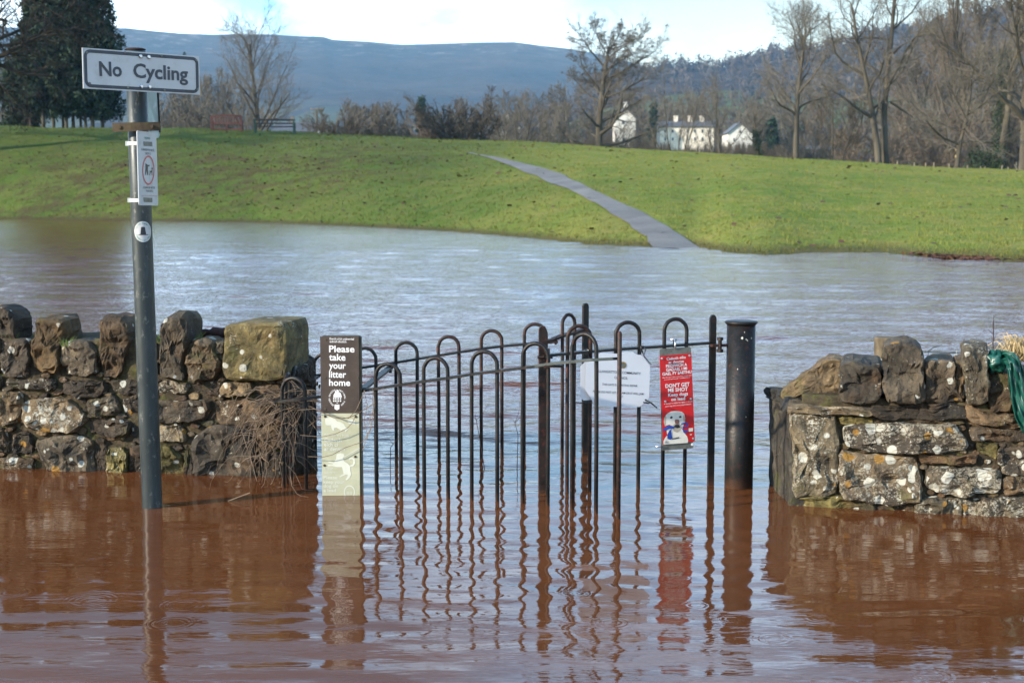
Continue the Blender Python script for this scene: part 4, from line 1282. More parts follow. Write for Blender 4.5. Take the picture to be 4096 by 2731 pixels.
# ------------------------------------------------------------------ sign pole
pb = wat(599, 2035); pb = Vector((pb.x, pb.y + 0.038, 0))
ptop = at(541, 205, pb.y)
pole = empty('sign_pole', pb, 'leaning grey steel pole standing in the water in front of the left wall', 'pole')
pdn = (ptop - pb).normalized()
b = MB(); b.tube([pb - pdn * 0.5, pb, pb.lerp(ptop, .33), pb.lerp(ptop, .66), ptop, ptop + pdn * .004], [.038] * 5 + [.030], 32)
b.build('shaft', MT['pole'], pole, smooth=True)
b = MB(); b.tube([ptop + pdn * .004, ptop + pdn * .007, ptop + pdn * .010], [.039, .037, .03], 24); b.build('cap', MT['rotten'], pole)
def on_pole(px, py):           # axis point of the pole at a photograph height
    z = at(px, py, pb.y).z; t = (z - pb.z) / (ptop.z - pb.z); return pb.lerp(ptop, t)
# rusty clip band
q = on_pole(543, 509)
bl_, br_ = at(451, 511, q.y - .052), at(640, 506, q.y - .040)
b = MB(); pts = [bl_.lerp(br_, t) + Vector((0, -0.012 * math.sin(math.pi * t), 0)) for t in (0, .2, .4, .6, .8, 1)]
b.bar(pts, pdn, .032, .005)
bd = b.build('clip_band', MT['rust_band'], pole)
for t in (.16, .84):
    p = bl_.lerp(br_, t); b = MB(); b.tube([p + Vector((0, -.004, 0)), p + Vector((0, -.014, 0))], .007, 6); b.build('bolt', MT['rust_band'], bd)
# waymark disc wrapped on the pole
def wrap(u, v, w):
    q = on_pole(560, 926) + pdn * v; a = (u + 0.014) / .038
    return q + Vector((math.sin(a), -math.cos(a), 0)) * (.0384 + w)
stk = empty('waymark_sticker', wrap(0, 0, 0), 'round white waymark sticker with a black hat on the leaning pole', 'sticker')
b = MB(); n = 28; cc = [wrap(0, 0, 0)]
rings = [(.33, 10), (.66, 20), (1.0, n)]
vs = [wrap(0, 0, 0)]; fs = []
for i in range(1, 5):
    for k in range(n):
        a = 6.2832 * k / n; vs.append(wrap(.0345 * i / 4 * math.cos(a), .0385 * i / 4 * math.sin(a), 0))
for k in range(n):
    fs.append((0, 1 + k, 1 + (k + 1) % n))
    for i in range(3): fs.append((1 + i * n + k, 1 + (i + 1) * n + k, 1 + (i + 1) * n + (k + 1) % n, 1 + i * n + (k + 1) % n))
b.add(vs, fs); b.build('disc', MT['white_plate'], stk, smooth=True)
b = MB(); N = 8
hat = [(-.016, -.012), (.018, -.012), (.018, -.0105), (.010, -.0095), (.007, .016), (.004, .0175), (-.004, .0175), (-.007, .016), (-.010, -.0095), (-.016, -.0105)]
for (xa, xb, ya), (xc, xd, yb2) in (((-.0105, .0105, -.0100), (-.0070, .0070, .0160)), ((-.0070, .0070, .0160), (-.0045, .0045, .0178)), ((-.0170, .0185, -.0125), (-.0170, .0185, -.0100))):
    for k in range(10):
        f0, f1 = k / 10, (k + 1) / 10
        b.poly([wrap(xa + (xb - xa) * f0, ya, .0006), wrap(xa + (xb - xa) * f1, ya, .0006), wrap(xc + (xd - xc) * f1, yb2, .0006), wrap(xc + (xd - xc) * f0, yb2, .0006)])
b.build('hat_emblem', MT['black_print'], stk)
bdm = Board((0, 0), (10, 0), (10, 10), (0, 10), (5, 5, 5, 5))
bdm.arc_text('Taith Cambria', (0, 0), .0245, .0285, 158, 22, .0065, MT['green_print'], stk, 0.01, .0006, wrap=wrap)
bdm.arc_text('Cambrian Way', (0, 0), .0300, .0340, 205, 335, .0065, MT['green_print'], stk, 0.01, .0006, wrap=wrap)

# No Cycling -------------------------------------------------------
nb = Board((326.7, 191), (796.7, 226), (800, 380), (336, 354.5), (5.085, 5.385, 5.385, 5.085))
nos = empty('no_cycling_sign', nb.c, 'white rectangular sign reading No Cycling, on top of the leaning pole', 'sign')
nb.plate('plate', MT['white_plate'], nos, 0.004)
nb.ring('border', MT['navy_print'], nos, 0.0045, 0.0115, 0.024)
nb.text('No', (398, 303), (488, 306.5), 54, MT['navy_print'], nos, 0.026)
nb.text('Cycling', (533, 309.5), (752, 323.5), 54, MT['navy_print'], nos, 0.026)
for p in ((561, 226), (594, 229), (565.5, 346.5), (598, 348)): nb.disc(p, .0075, 'bolt', MT['zinc'], nos, .001, .006, 6)
for p in ((347, 211), (499, 211), (645.5, 224), (784, 242), (358, 334), (511, 350), (657.5, 362), (789, 359)): nb.disc(p, .0045, 'rivet', MT['old_steel'], nos, .001, .0025, 8)
b = MB(); q = on_pole(541, 285); b.box(q + Vector((0, -.030, 0)), .05, .036, .10); b.build('bracket', MT['old_steel'], nos)

# dog fouling sign, turned away to the right -------------------------
db = Board((547, 521.5), (625, 534), (633, 821), (558, 823), (5.205, 5.375, 5.375, 5.205))
ds = empty('clean_up_sign', db.c, 'narrow white clean-up-after-your-dog sign strapped to the side of the pole', 'sign')
db.plate('plate', MT['white_plate'], ds, 0.003, rad=.008)
db.text('POWYS', (578, 557), (600, 559), 9, MT['green_print'], ds, 0.02)
db.text('GLANHEWCH AR ÔL', (564.5, 602), (617, 607), 9, MT['black_print'], ds, 0.008)
db.text('EICH CI', (581.5, 618), (602, 619), 8.5, MT['black_print'], ds, 0.008)
db.text('CLEAN UP AFTER', (572.5, 754), (619, 756), 8.5, MT['black_print'], ds, 0.008)
db.text('YOUR DOG', (582, 768), (611, 769), 8.5, MT['black_print'], ds, 0.008)
db.text('TOWN & COUNTRY SERVICES', (565, 785), (626, 786), 3.5, MT['red_print'], ds, 0.0)
oc = (593, 681.5)
b = MB(); n = 32; A1 = ellipse(oc, 24.3, 59.5, n); A2 = ellipse(oc, 20.6, 52, n)
vv = [db.pl.pt(*db.pl.uv(*p), .001) for p in A1 + A2]
b.add(vv, [(i, n + i, n + (i + 1) % n, (i + 1) % n) for i in range(n)]); b.build('red_ring', MT['red_print'], ds)
def z6(pts): return [(450 + x / 3.136, 480 + y / 3.136) for x, y in pts]
fig = [z6([(405, 690), (412, 690), (425, 630), (432, 692), (438, 692), (436, 625), (436, 590), (415, 590), (410, 640)]),
       z6([(412, 592), (436, 592), (450, 575), (440, 565), (412, 552)]), z6([(408, 548), (432, 568), (436, 560), (412, 545)]),
       z6([(434, 570), (440, 570), (446, 690), (441, 690)]), z6(ellipse((454, 574), 8, 12, 10))]
db.shapes(fig, 'person_pictogram', MT['black_print'], ds)
dogf = [z6([(462, 632), (470, 640), (488, 636), (498, 620), (497, 660), (496, 695), (490, 695), (488, 660), (474, 660), (468, 695), (461, 695), (466, 655)]),
        z6([(486, 622), (488, 600), (494, 596), (503, 606), (503, 616), (496, 628)])]
db.shapes(dogf, 'dog_pictogram', MT['black_print'], ds)
for y0 in (566, 790):
    db.shape([(573, y0), (608, y0 + 2), (609, y0 + 20), (574, y0 + 18)], 'strap_slot', MT['old_steel'], ds, .0008)
for yy in (575, 801):
    q = on_pole(543, yy); b = MB()
    pts = [q + Vector((math.sin(a), -math.cos(a), 0)) * .0388 for a in [math.radians(d) for d in range(-170, 60, 14)]]
    b.bar(pts, pdn, .013, .0012); st = b.build('strap', MT['white_strap'], ds)
    b = MB(); b.box(q + Vector((-.042, -.004, 0)), .010, .012, .017); b.build('buckle', MT['zinc'], st)
# third plate seen from behind
tb = Board((573, 330), (631, 330), (637, 553), (583, 553), (5.37, 5.53, 5.53, 5.37))
ts = empty('turned_sign', tb.c, 'sign plate seen from its bare grey-green back behind the pole', 'sign')
tb.plate('plate', MT['teal_back'], ts, 0.003, rad=.02)
b = MB(); e0, e1 = [tb.pl.pt(tb.w / 2 - .002, v, -.004) for v in (tb.h / 2 - .02, -tb.h / 2 + .02)]
b.bar([e0, e1], tb.pl.n, .018, .006); b.build('flange', MT['black_iron'], ts)

# litter post ------------------------------------------------------
lb = Board((1288, 1343), (1446, 1343), (1440, 1990), (1283, 1990), (5.535,) * 4)
lc = Vector((lb.c.x, lb.c.y, 0))
lp = empty('litter_post', lc, 'flat timber post carrying a brown and a cream plate, in front of the railing', 'sign post')
b = MB(); hh = lb.h; p = lb.pl
prof = [(-lb.w / 2 + .002, -hh / 2 - .45), (lb.w / 2 + .004, -hh / 2 - .45), (lb.w / 2 + .004, hh / 2 - .006), (lb.w / 2 - .004, hh / 2 - .001), (-lb.w / 2 + .01, hh / 2 - .001), (-lb.w / 2 + .002, hh / 2 - .006)]
b.slab([p.pt(u, v, 0) for u, v in prof], p.n, .034); b.build('timber', MT['sign_timber'], lp)
ysp = p.uv(1362, 1652)[1]
b = MB(); b.slab([p.pt(u, v, .005) for u, v in ((-lb.w / 2, ysp + .002), (lb.w / 2 - .004, ysp + .002), (lb.w / 2 - .004, hh / 2 - .002), (-lb.w / 2, hh / 2 - .002))], p.n, .0045)
brown = b.build('brown_plate', MT['brown_plate'], lp); brown['label'] = 'brown plate asking to take litter home'
b = MB(); b.slab([p.pt(u, v, .004) for u, v in ((-lb.w / 2, -hh / 2 - .30), (lb.w / 2 - .006, -hh / 2 - .30), (lb.w / 2 - .006, ysp), (-lb.w / 2, ysp))], p.n, .0035)
cream = b.build('cream_plate', MT['cream_plate'], lp); cream['label'] = 'faded cream plate asking to keep dogs on a lead, half under water'
def z7(x, y): return (1250 + x / 4.356, 1320 + y / 4.356)
wp = MT['white_print']; w0 = .0062
lb.text("Ewch a'ch ysbwriel", z7(302, 165), z7(725, 172), 8.5, wp, brown, 0.012, w0)
lb.text('adref-diolch', z7(302, 214), z7(592, 218), 8.5, wp, brown, 0.012, w0)
for s_, x1, yb in (('Please', 735, 378), ('take', 578, 522), ('your', 585, 665), ('litter', 590, 820), ('home', 660, 962)):
    lb.text(s_, z7(292, yb), z7(x1, yb + 4), 25, wp, brown, 0.022, w0)
# park emblem: ringed brazier and shield
em = [ [z7(x, y) for x, y in [(365, 1165), (372, 1120), (395, 1085), (405, 1045), (425, 1070), (420, 1028), (450, 1040), (462, 1062), (455, 1085), (480, 1075), (500, 1110), (512, 1150), (515, 1165)]] ]
for r0, r1 in ((1175, 1200), (1215, 1242)):
    for x in (362, 397, 438, 478): em.append([z7(x, r0), z7(x + 25, r0), z7(x + 24, r1), z7(x + 1, r1)])
em.append([z7(410, 1255), z7(430, 1255), z7(436, 1270), z7(440, 1255), z7(455, 1255), z7(436, 1272)])
em.append([z7(388, 1290), z7(472, 1292), z7(472, 1368), z7(430, 1390), z7(386, 1366)])
lb.shapes(em, 'emblem', wp, brown, w0)
ocn = lb.pl.uv(*z7(433, 1180))
lb.arc_text('BRECON BEACONS', ocn, .0275, .0300, 237, 105, .0062, wp, brown, .012, w0)
lb.arc_text('NATIONAL PARK', ocn, .0275, .0300, 70, -57, .0062, wp, brown, .012, w0)
for p_ in (z7(237, 166), z7(792, 178), z7(230, 830), z7(790, 830), z7(228, 1370), z7(780, 1378)): lb.disc(p_, .0045, 'screw', MT['sign_timber'], brown, .005, .002, 8)
def z8(x, y): return (1250 + x / 4.356, 1640 + y / 4.356)
fp = MT['faded_print']; w1 = .0048
lb.text('DEFAID YN PORI', z8(210, 445), z8(636, 462), 8, fp, cream, .01, w1)
for s_, x1, yb in (('Cadwch', 508, 545), ('eich ci', 442, 622), ('ar dennyn', 565, 700)): lb.text(s_, z8(208, yb), z8(x1, yb + 3), 14, fp, cream, .016, w1)
lb.text('SHEEP', z8(200, 1030), z8(360, 1034), 8, fp, cream, .01, w1); lb.text('COUNTRY', z8(200, 1095), z8(432, 1098), 8, fp, cream, .01, w1)
for s_, x1, yb in (('Please', 440, 1192), ('keep your', 560, 1268), ('dog on', 450, 1338), ('a lead', 410, 1415)): lb.text(s_, z8(195, yb), z8(x1, yb + 3), 13, fp, cream, .016, w1)
sheep = [[z8(x, y) for x, y in [(222, 150), (260, 120), (330, 120), (400, 150), (430, 190), (500, 205), (545, 230), (585, 300), (625, 325), (590, 360), (575, 385), (565, 345), (520, 340), (500, 395), (490, 340), (420, 300), (380, 310), (385, 360), (345, 340), (320, 260), (250, 260), (225, 230)]],
         [z8(x, y) for x, y in [(615, 165), (690, 150), (745, 190), (750, 255), (720, 235), (640, 230), (612, 205)]]]
lb.shapes(sheep, 'sheep_silhouette', fp, cream, w1)
dog = [[z8(x, y) for x, y in [(425, 760), (480, 742), (545, 755), (560, 800), (530, 830), (560, 890), (620, 930), (660, 975), (665, 1060), (680, 1110), (640, 1180), (600, 1215), (575, 1205), (620, 1140), (610, 1110), (560, 1130), (480, 1165), (470, 1145), (545, 1105), (525, 1020), (520, 985), (440, 985), (330, 965), (280, 975), (270, 945), (350, 940), (365, 925), (280, 905), (280, 882), (380, 905), (410, 850), (415, 810)]],
       [z8(x, y) for x, y in [(640, 935), (660, 955), (700, 940), (715, 890), (700, 850), (670, 845), (650, 865), (632, 865), (650, 830), (700, 818), (740, 850), (745, 920), (715, 970), (665, 978)]],
       [z8(x, y) for x, y in [(555, 805), (820, 650), (826, 660), (560, 815)]]]
lb.shapes(dog, 'dog_silhouette', fp, cream, w1)
n = 24; A1 = ellipse(z8(645, 1420), 22, 27, n); A2 = ellipse(z8(645, 1420), 18.5, 23, n)
b = MB(); b.add([lb.pl.pt(*lb.pl.uv(*q), w1) for q in A1 + A2], [(i, n + i, n + (i + 1) % n, (i + 1) % n) for i in range(n)])
for r0 in (1412, 1432, 1450):
    for x in (600, 626, 652, 676): b.poly([lb.pl.pt(*lb.pl.uv(*z8(*q)), w1) for q in ((x, r0 + 12), (x + 14, r0 + 12), (x + 14, r0), (x, r0))])
b.build('emblem', fp, cream)
for p_ in (z8(222, 105), z8(755, 110), z8(748, 805), z8(210, 957)): lb.disc(p_, .0052, 'screw', MT['rust_band'], cream, .004, .003, 8)

# paper notice -----------------------------------------------------
npl = Board((2346, 1411), (2600, 1419), (2597, 1627), (2341, 1625), (on_leaf(2346, 1500).y - .03, on_leaf(2600, 1500).y - .022) + (on_leaf(2600, 1500).y - .022, on_leaf(2346, 1500).y - .03))
pn = empty('paper_notice', npl.c, 'white laminated notice about the gate awaiting repair, tied behind the railing bars', 'notice')
def zA(x, y): return (2300 + x / 5.406, 1370 + y / 5.406)
front_px = [zA(x, y) for x, y in [(250, 440), (560, 220), (900, 240), (1430, 265), (1620, 500), (1612, 850), (1600, 1200), (1400, 1390), (900, 1385), (460, 1380), (220, 1020)]]
def curl(pts, w0):
    out_ = []
    for p in pts:
        u, v = npl.pl.uv(*p); out_.append(npl.pl.pt(u, v, w0))
    return out_
b = MB(); ctr = npl.pl.pt(0, 0, 0)
b.slab(curl(front_px, 0.0), npl.pl.n, .0006); b.build('sheet', MT['paper'], pn)
back_px = [zA(x, y) for x, y in [(140, 520), (250, 410), (420, 360), (700, 300), (1230, 175), (1330, 250), (1330, 420), (600, 1250), (310, 1250), (210, 1260), (140, 1200)]]
b = MB(); b.slab(curl(back_px, -.012), npl.pl.n, .0006); b.build('sheet', MT['paper'], pn)
ink = MT['navy_print']
npl.text('LLANGATTOCK COMMUNITY', zA(512, 640), zA(1418, 695), 9.5, ink, pn, .006, .0009)
npl.text('COUNCIL', zA(848, 778), zA(1135, 795), 9.5, ink, pn, .006, .0009)
npl.text('THIS GATE IS AWAITING REPAIR', zA(585, 920), zA(1348, 957), 8, ink, pn, .006, .0009)
npl.text('PLEASE DO NOT LET IT SLAM OR IT WILL JAM', zA(385, 1075), zA(1475, 1130), 8.2, ink, pn, .006, .0009)
npl.text('SHUT', zA(905, 1190), zA(1030, 1195), 7.5, ink, pn, .006, .0009)
b = MB(); b.poly([npl.pl.pt(*npl.pl.uv(*q), .0010) for q in reversed(ellipse(zA(1035, 485), 14, 14, 18))]); b.build('crest_badge', MT['gold_print'], pn)
b = MB(); b.poly([npl.pl.pt(*npl.pl.uv(*q), .0016) for q in reversed(ellipse(zA(1035, 485), 10, 10, 18))]); b.build('crest_badge', MT['old_steel'], pn)
yk = npl.c.y - .02
def tie(pxs, label, y=None, r=.0022):
    pts = [at(*zA(*p), (y or yk) + (.03 if i % 2 else 0) * .3) for i, p in enumerate(pxs)]
    b = MB(); b.tube(pts, r, 6)
    q = pts[len(pts) // 2]; b.box(q, .007, .006, .006)
    b.thing('cable_tie', MT['plastic_tie'], pts[0], label, 'cable tie', 'cable ties holding the notice')
tie([(1425, 70), (1500, 90), (1525, 160), (1490, 290), (1430, 165), (1425, 80), (1490, 290), (1540, 350), (1650, 478)], 'black cable tie at the upper right corner of the paper notice')
tie([(1480, 1290), (1590, 1310), (1640, 1300), (1530, 1240), (1640, 1300), (1700, 1350), (1775, 1415)], 'black cable tie poking out at the lower right corner of the paper notice', r=.003)
tie([(200, 155), (240, 135), (300, 170), (300, 320), (230, 250), (215, 165)], 'looped black cable tie at the upper left of the paper notice')
tie([(0, 1290), (140, 1305), (320, 1255), (140, 1305), (340, 1300)], 'black cable tie at the lower left of the paper notice')

# red dog sign -----------------------------------------------------
yl, yr = on_leaf(2640, 1600).y - .030, on_leaf(2770, 1600).y - .030
sb = Board((2636, 1397), (2761, 1386), (2776, 1793), (2650, 1800), (yl, yr, yr, yl))
rs = empty('dog_lead_sign', sb.c, 'red hanging sign with a white dog, asking to keep dogs on lead', 'sign')
sb.plate('steel_plate', MT['old_steel'], rs, .003, rad=.006)
rd = Board((2639.7, 1423), (2765, 1413), (2780, 1765), (2652, 1778), (yl - .003, yr - .003, yr - .003, yl - .003))
rplate = rd.plate('red_plate', MT['red_plate'], rs, .002)
def zB(x, y): return (2600 + x / 3.409, 1360 + y / 3.409)
T = lambda s_, a, b_, cap, bold: rd.text(s_, zB(*a), zB(*b_), cap, wp, rplate, bold, .0012)
T('Cadwch gŵn', (225, 272), (485, 250), 10, .02); T('ar dennyn', (253, 320), (460, 304), 10, .02)
T('PEIDIWCH A', (217, 375), (505, 350), 11, .024); T('GADAEL I MI', (220, 425), (505, 402), 11, .024); T('GAEL FY SAETHU', (167, 483), (565, 449), 11, .024)
T('Mae ffermwr o fewn ei hawliau i saethu eich', (170, 520), (565, 485), 4, .004); T("ci os yw'n peri pryder i anifeiliaid fferm.", (193, 545), (547, 512), 4, .004)
T("DON'T GET", (210, 650), (540, 622), 14, .024); T('ME SHOT', (245, 708), (515, 688), 14, .024); T('Keep dogs', (247, 770), (517, 748), 12.5, .022); T('on lead', (288, 828), (478, 812), 12.5, .022)
T('A farmer is within his rights to shoot', (192, 878), (578, 840), 5, .006); T("your dog if it's worrying livestock.", (208, 912), (562, 876), 5, .006)
S = lambda pts, nm, mt, w: rd.shape([zB(*p) for p in pts][::-1], nm, mt, rplate, w)
S([(186, 1421), (182, 1380), (200, 1335), (235, 1295), (225, 1240), (230, 1180), (460, 1150), (440, 1210), (470, 1270), (505, 1310), (520, 1370), (514, 1398)], 'dog_chest', MT['dog_fur'], .0010)
S([(200, 1170), (185, 1110), (190, 1060), (215, 1020), (235, 1000), (280, 972), (360, 962), (430, 975), (465, 1005), (478, 1060), (475, 1110), (450, 1150), (400, 1170), (330, 1180), (260, 1150)], 'dog_head', MT['dog_fur'], .0014)
S([(186, 1100), (190, 1058), (214, 1022), (222, 1060), (212, 1110), (215, 1150), (198, 1165)], 'dog_ear', MT['dog_shade'], .0018)
S([(452, 1010), (474, 1050), (476, 1100), (458, 1115), (450, 1060)], 'dog_ear', MT['dog_shade'], .0018)
S([(300, 1170), (330, 1140), (400, 1135), (425, 1170), (410, 1230), (365, 1258), (320, 1240)], 'dog_muzzle', MT['dog_shade'], .0018)
S([(318, 1180), (345, 1150), (392, 1150), (412, 1185), (370, 1200)], 'dog_mouth', MT['black_print'], .0022)
S([(332, 1095), (345, 1078), (385, 1078), (400, 1100), (390, 1140), (365, 1150), (342, 1138)], 'dog_nose', MT['dog_nose'], .0024)
S([(268, 1055), (285, 1035), (308, 1042), (300, 1065), (278, 1070)], 'dog_eye', MT['black_print'], .0022); S([(390, 1045), (408, 1028), (428, 1038), (425, 1055), (400, 1058)], 'dog_eye', MT['black_print'], .0022)
S([(176, 1240), (180, 1205), (260, 1160), (330, 1178), (325, 1205), (260, 1205)], 'blue_lead', MT['blue_print'], .0026)
S([(235, 1345), (232, 1290), (260, 1230), (295, 1205), (285, 1240), (300, 1330), (280, 1355)], 'blue_lead', MT['blue_print'], .0024)
S([(410, 1165), (430, 1130), (490, 1115), (520, 1140), (515, 1175), (470, 1190), (420, 1180), (480, 1172), (500, 1150), (480, 1135), (440, 1145)], 'blue_lead', MT['blue_print'], .0026)
S([(415, 1185), (455, 1210), (480, 1240), (500, 1210), (512, 1235), (490, 1265), (455, 1260), (440, 1215)], 'blue_lead', MT['blue_print'], .0028)
S([(285, 1340), (340, 1330), (395, 1318), (398, 1330), (345, 1346), (300, 1350)], 'dog_collar', MT['black_print'], .0024)
rd.shapes([[zB(*p) for p in ((525, 1200), (585, 1196), (585, 1240), (527, 1246))], [zB(*p) for p in ((542, 1280), (570, 1277), (568, 1292), (545, 1295))]], 'emblem', MT['faded_print'], rplate, .0014)
for p_ in ((158, 250), (537, 211), (206, 836), (553, 800), (211, 1385), (587, 1340)): rd.disc(zB(*p_), .0048, 'rivet', MT['zinc'], rplate, .001, .003, 10)
b = MB(); q = sb.pl.hit(*zB(340, 140)); c = q + Vector((0, .02, .02))
b.tube([c + Vector((0, math.cos(a) * .024, math.sin(a) * .024)) for a in [6.2832 * k / 16 for k in range(17)]], .0035, 6, cap=False); b.tube([c + Vector((-.016, -.004, .022)), c + Vector((.010, -.004, .022))], .005, 6)
b.build('shackle', MT['zinc'], rs, smooth=True)
b = MB(); q = sb.pl.hit(*zB(148, 1448)); b.tube([q + Vector((-.022, -.004, 0)), q + Vector((.004, -.004, 0))], .004, 6); b.build('shackle', MT['zinc'], rs, smooth=True)
sb.disc(zB(575, 1420), .006, 'bolt_hole', MT['white_print'], rs, .0005, .001, 10)
# ------------------------------------------------------------------ trees
def rvec(rn): return Vector((rn.gauss(0, 1), rn.gauss(0, 1), rn.gauss(0, 1)))
class Tree:
    """bare winter tree: limbs as tapered tubes; twigs as slender bent spikes, each with side shoots"""
    def __init__(s, seed, height, trunk_r, nch=(10, 7, 6, 6), ratio=(0.5, 0.52, 0.5, 0.5), angle=(50, 45, 42, 40), first=0.3, up=0.25, wig=0.14, twig_r=0.012, lean=(0, 0), stems=1, spread=0.0, shoots=2, clump=0, tap=.62):
        s.rn = random.Random(seed); s.tr = MB(); s.cr = MB(); s.tw = []; s.tap = tap; s.sh = shoots; s.seed = seed; s.clump = clump
        s.nch, s.ratio, s.angle, s.first, s.up, s.wig, s.twr = nch[:3], ratio, angle, first, up, wig, twig_r
        for k in range(stems):
            a = 6.283 * (k + s.rn.random() * .6) / max(1, stems)
            d = Vector((lean[0] + spread * math.cos(a), lean[1] + spread * math.sin(a), 1)).normalized()
            p = Vector((math.cos(a), math.sin(a), 0)) * (trunk_r * .9 if stems > 1 else 0)
            s.grow(p - Vector((0, 0, .3)), d, height * (1 if stems == 1 else s.rn.uniform(.75, 1)), trunk_r if stems == 1 else trunk_r * .6, 0)
    def grow(s, p, d, L, r, lev):
        rn = s.rn
        if lev >= 3:
            s.tw.append((p.x, p.y, p.z, d.x, d.y, d.z, L)); return
        n = (9, 6, 3)[lev]
        pts, dirs = [p.copy()], [d.copy()]
        q = p.copy(); dd = d.copy()
        for i in range(n):
            w = s.wig * 1.0 if lev else min(.035, s.wig * .3)
            dd = dd + Vector((rn.gauss(0, w), rn.gauss(0, w), rn.gauss(0, w) + s.up * (0.3 if lev == 0 else 1) / n))
            dd.normalize(); q = q + dd * (L / n); pts.append(q.copy()); dirs.append(dd.copy())
        r1 = max(s.twr * .7, r * (0.30 if lev == 0 else 0.32))
        rad = [r + (r1 - r) * (i / n) ** 0.8 for i in range(n + 1)]
        if lev == 0: rad[0] *= 1.35
        (s.tr if lev <= 1 else s.cr).tube(pts, rad, (8, 6, 3)[lev], cap=False)
        N = s.nch[lev]
        f0 = s.first if lev == 0 else 0.22
        for k in range(N):
            t = f0 + (1 - f0) * (k + rn.random()) / N
            x = t * n; i = min(int(x), n - 1); fr = x - i
            bp = pts[i].lerp(pts[i + 1], fr); bd = dirs[i + 1]
            ang = math.radians(s.angle[lev] * rn.uniform(0.65, 1.3)) * (1.15 - 0.5 * t)
            side = bd.orthogonal().normalized(); side.rotate(Matrix.Rotation(rn.uniform(0, 1.5) + k * 2.4, 3, bd))
            nd = (bd * math.cos(ang) + side * math.sin(ang)).normalized()
            ln = L * s.ratio[lev] * rn.uniform(0.6, 1.15) * (1.18 - s.tap * t if lev == 0 else 1.1 - 0.45 * t)
            s.grow(bp, nd, ln, max(rad[i] * rn.uniform(0.42, 0.68), s.twr), lev + 1)
        for k in range(3):
            nd = (dirs[-1] + rvec(rn) * .4).normalized(); s.grow(pts[-1], nd, L * (.22 if lev < 2 else .5), s.twr, 3)
    def twigs(s):
        """all twigs and their shoots as numpy triangles"""
        rg = np.random.default_rng(s.seed)
        A = np.array(s.tw, float); out = []
        P, D, L_ = A[:, :3], A[:, 3:6], A[:, 6]
        rw = s.twr
        for gen in range(3):
            n = len(P)
            side = np.cross(D, rg.normal(size=(n, 3))); side /= np.linalg.norm(side, axis=1, keepdims=True) + 1e-9
            bend = D + rg.normal(size=(n, 3)) * .22 + np.array([0, 0, s.up * .4]); bend /= np.linalg.norm(bend, axis=1, keepdims=True)
            M = P + D * (L_ * .5)[:, None]; E = M + bend * (L_ * .5)[:, None]
            w = side * rw
            out.append(np.stack([P - w, P + w, M + w * .6], 1)); out.append(np.stack([P - w, M + w * .6, M - w * .6], 1)); out.append(np.stack([M - w * .6, M + w * .6, E], 1))
            if gen == 2: break
            k = s.sh + (2 if gen == 0 else 0)
            t = rg.uniform(.15, 1, (n, k, 1))
            p0 = np.where(t < .5, P[:, None] + (M - P)[:, None] * t * 2, M[:, None] + (E - M)[:, None] * (t - .5) * 2)
            d = np.where(t < .5, D[:, None], bend[:, None]) + rg.normal(size=(n, k, 3)) * .50
            d /= np.linalg.norm(d, axis=2, keepdims=True)
            L_ = (L_[:, None] * rg.uniform(.35, .65, (n, k))).ravel(); P = p0.reshape(-1, 3); D = d.reshape(-1, 3); rw *= .82
            if gen == 0 and s.clump: s.ends = E
        return np.concatenate(out, 0).reshape(-1, 3)
def leaf_cloud(centres, sizes, per, leaf, seed, flat=1.0):
    rg = np.random.default_rng(seed)
    C = np.array(centres, float); S = np.array(sizes, float)
    n = len(C)
    d = rg.normal(size=(n, per, 3)); d /= np.linalg.norm(d, axis=2, keepdims=True)
    d *= rg.random((n, per, 1)) ** 0.38
    c = C[:, None, :] + d * S[:, None, :]
    V = c[:, :, None, :] + rg.normal(size=(n, per, 3, 3)) * leaf * np.array([1, 1, flat])
    return V.reshape(-1, 3)
def loc(px2352, Y, sink=0.0):
    X = (K(px2352) - CX) * Y * CP / F
    return Vector((X, Y, ground(X, Y) - sink))
def height_to(px, py, base): return (at(K(px), K(py), base.y).z - base.z) * .90
def put(T, name, base, label, group=None, bark='bark', twig='twig', cat='tree', rot=0.0):
    t = empty(name, base, label, cat, group)
    me = bpy.data.meshes.new('trunk'); me.from_pydata(T.tr.v, [], T.tr.f); me.polygons.foreach_set('use_smooth', [True] * len(me.polygons)); me.update()
    link('trunk', me, MT[bark], t)
    V = np.array(T.cr.v, float).reshape(-1, 3); Q = np.array(T.cr.f, int).reshape(-1, 4)
    tri = np.concatenate([Q[:, [0, 1, 2]], Q[:, [0, 2, 3]]]) if len(Q) else np.zeros((0, 3), int)
    W = T.twigs()
    np_mesh('crown', np.vstack([V, W]), np.vstack([tri, np.arange(len(W)).reshape(-1, 3) + len(V)]), MT[twig], t)
    if T.clump:
        rg = np.random.default_rng(T.seed); top = T.ends[T.ends[:, 2] > T.clump]
        top = top[rg.random(len(top)) < .4]
        Vc = leaf_cloud(top, [(.26, .26, .16)] * len(top), 16, .05, T.seed)
        np_mesh('seed_clusters', Vc, np.arange(len(Vc)).reshape(-1, 3), MT['twig_dark'], t)
    return t
def ivy_on(t, pts, sizes, per, leaf, seed, mat='ivy', name='ivy'):
    V = leaf_cloud(pts, sizes, per, leaf, seed)
    return np_mesh(name, V, np.arange(len(V)).reshape(-1, 3), MT[mat], t)
GB = 'bare winter trees beyond the bank'
B = loc(610, 190); h = height_to(610, 75, B)
put(Tree(11, h * 1.04, .42, (20, 9, 7, 6), (.52, .48, .48, .5), (48, 42, 40, 40), .16, .30, .12, .013, shoots=3), 'bare_tree', B, 'bare upswept tree standing behind the dark bench', GB)
B = loc(1378, 152); h = height_to(1390, 57, B)
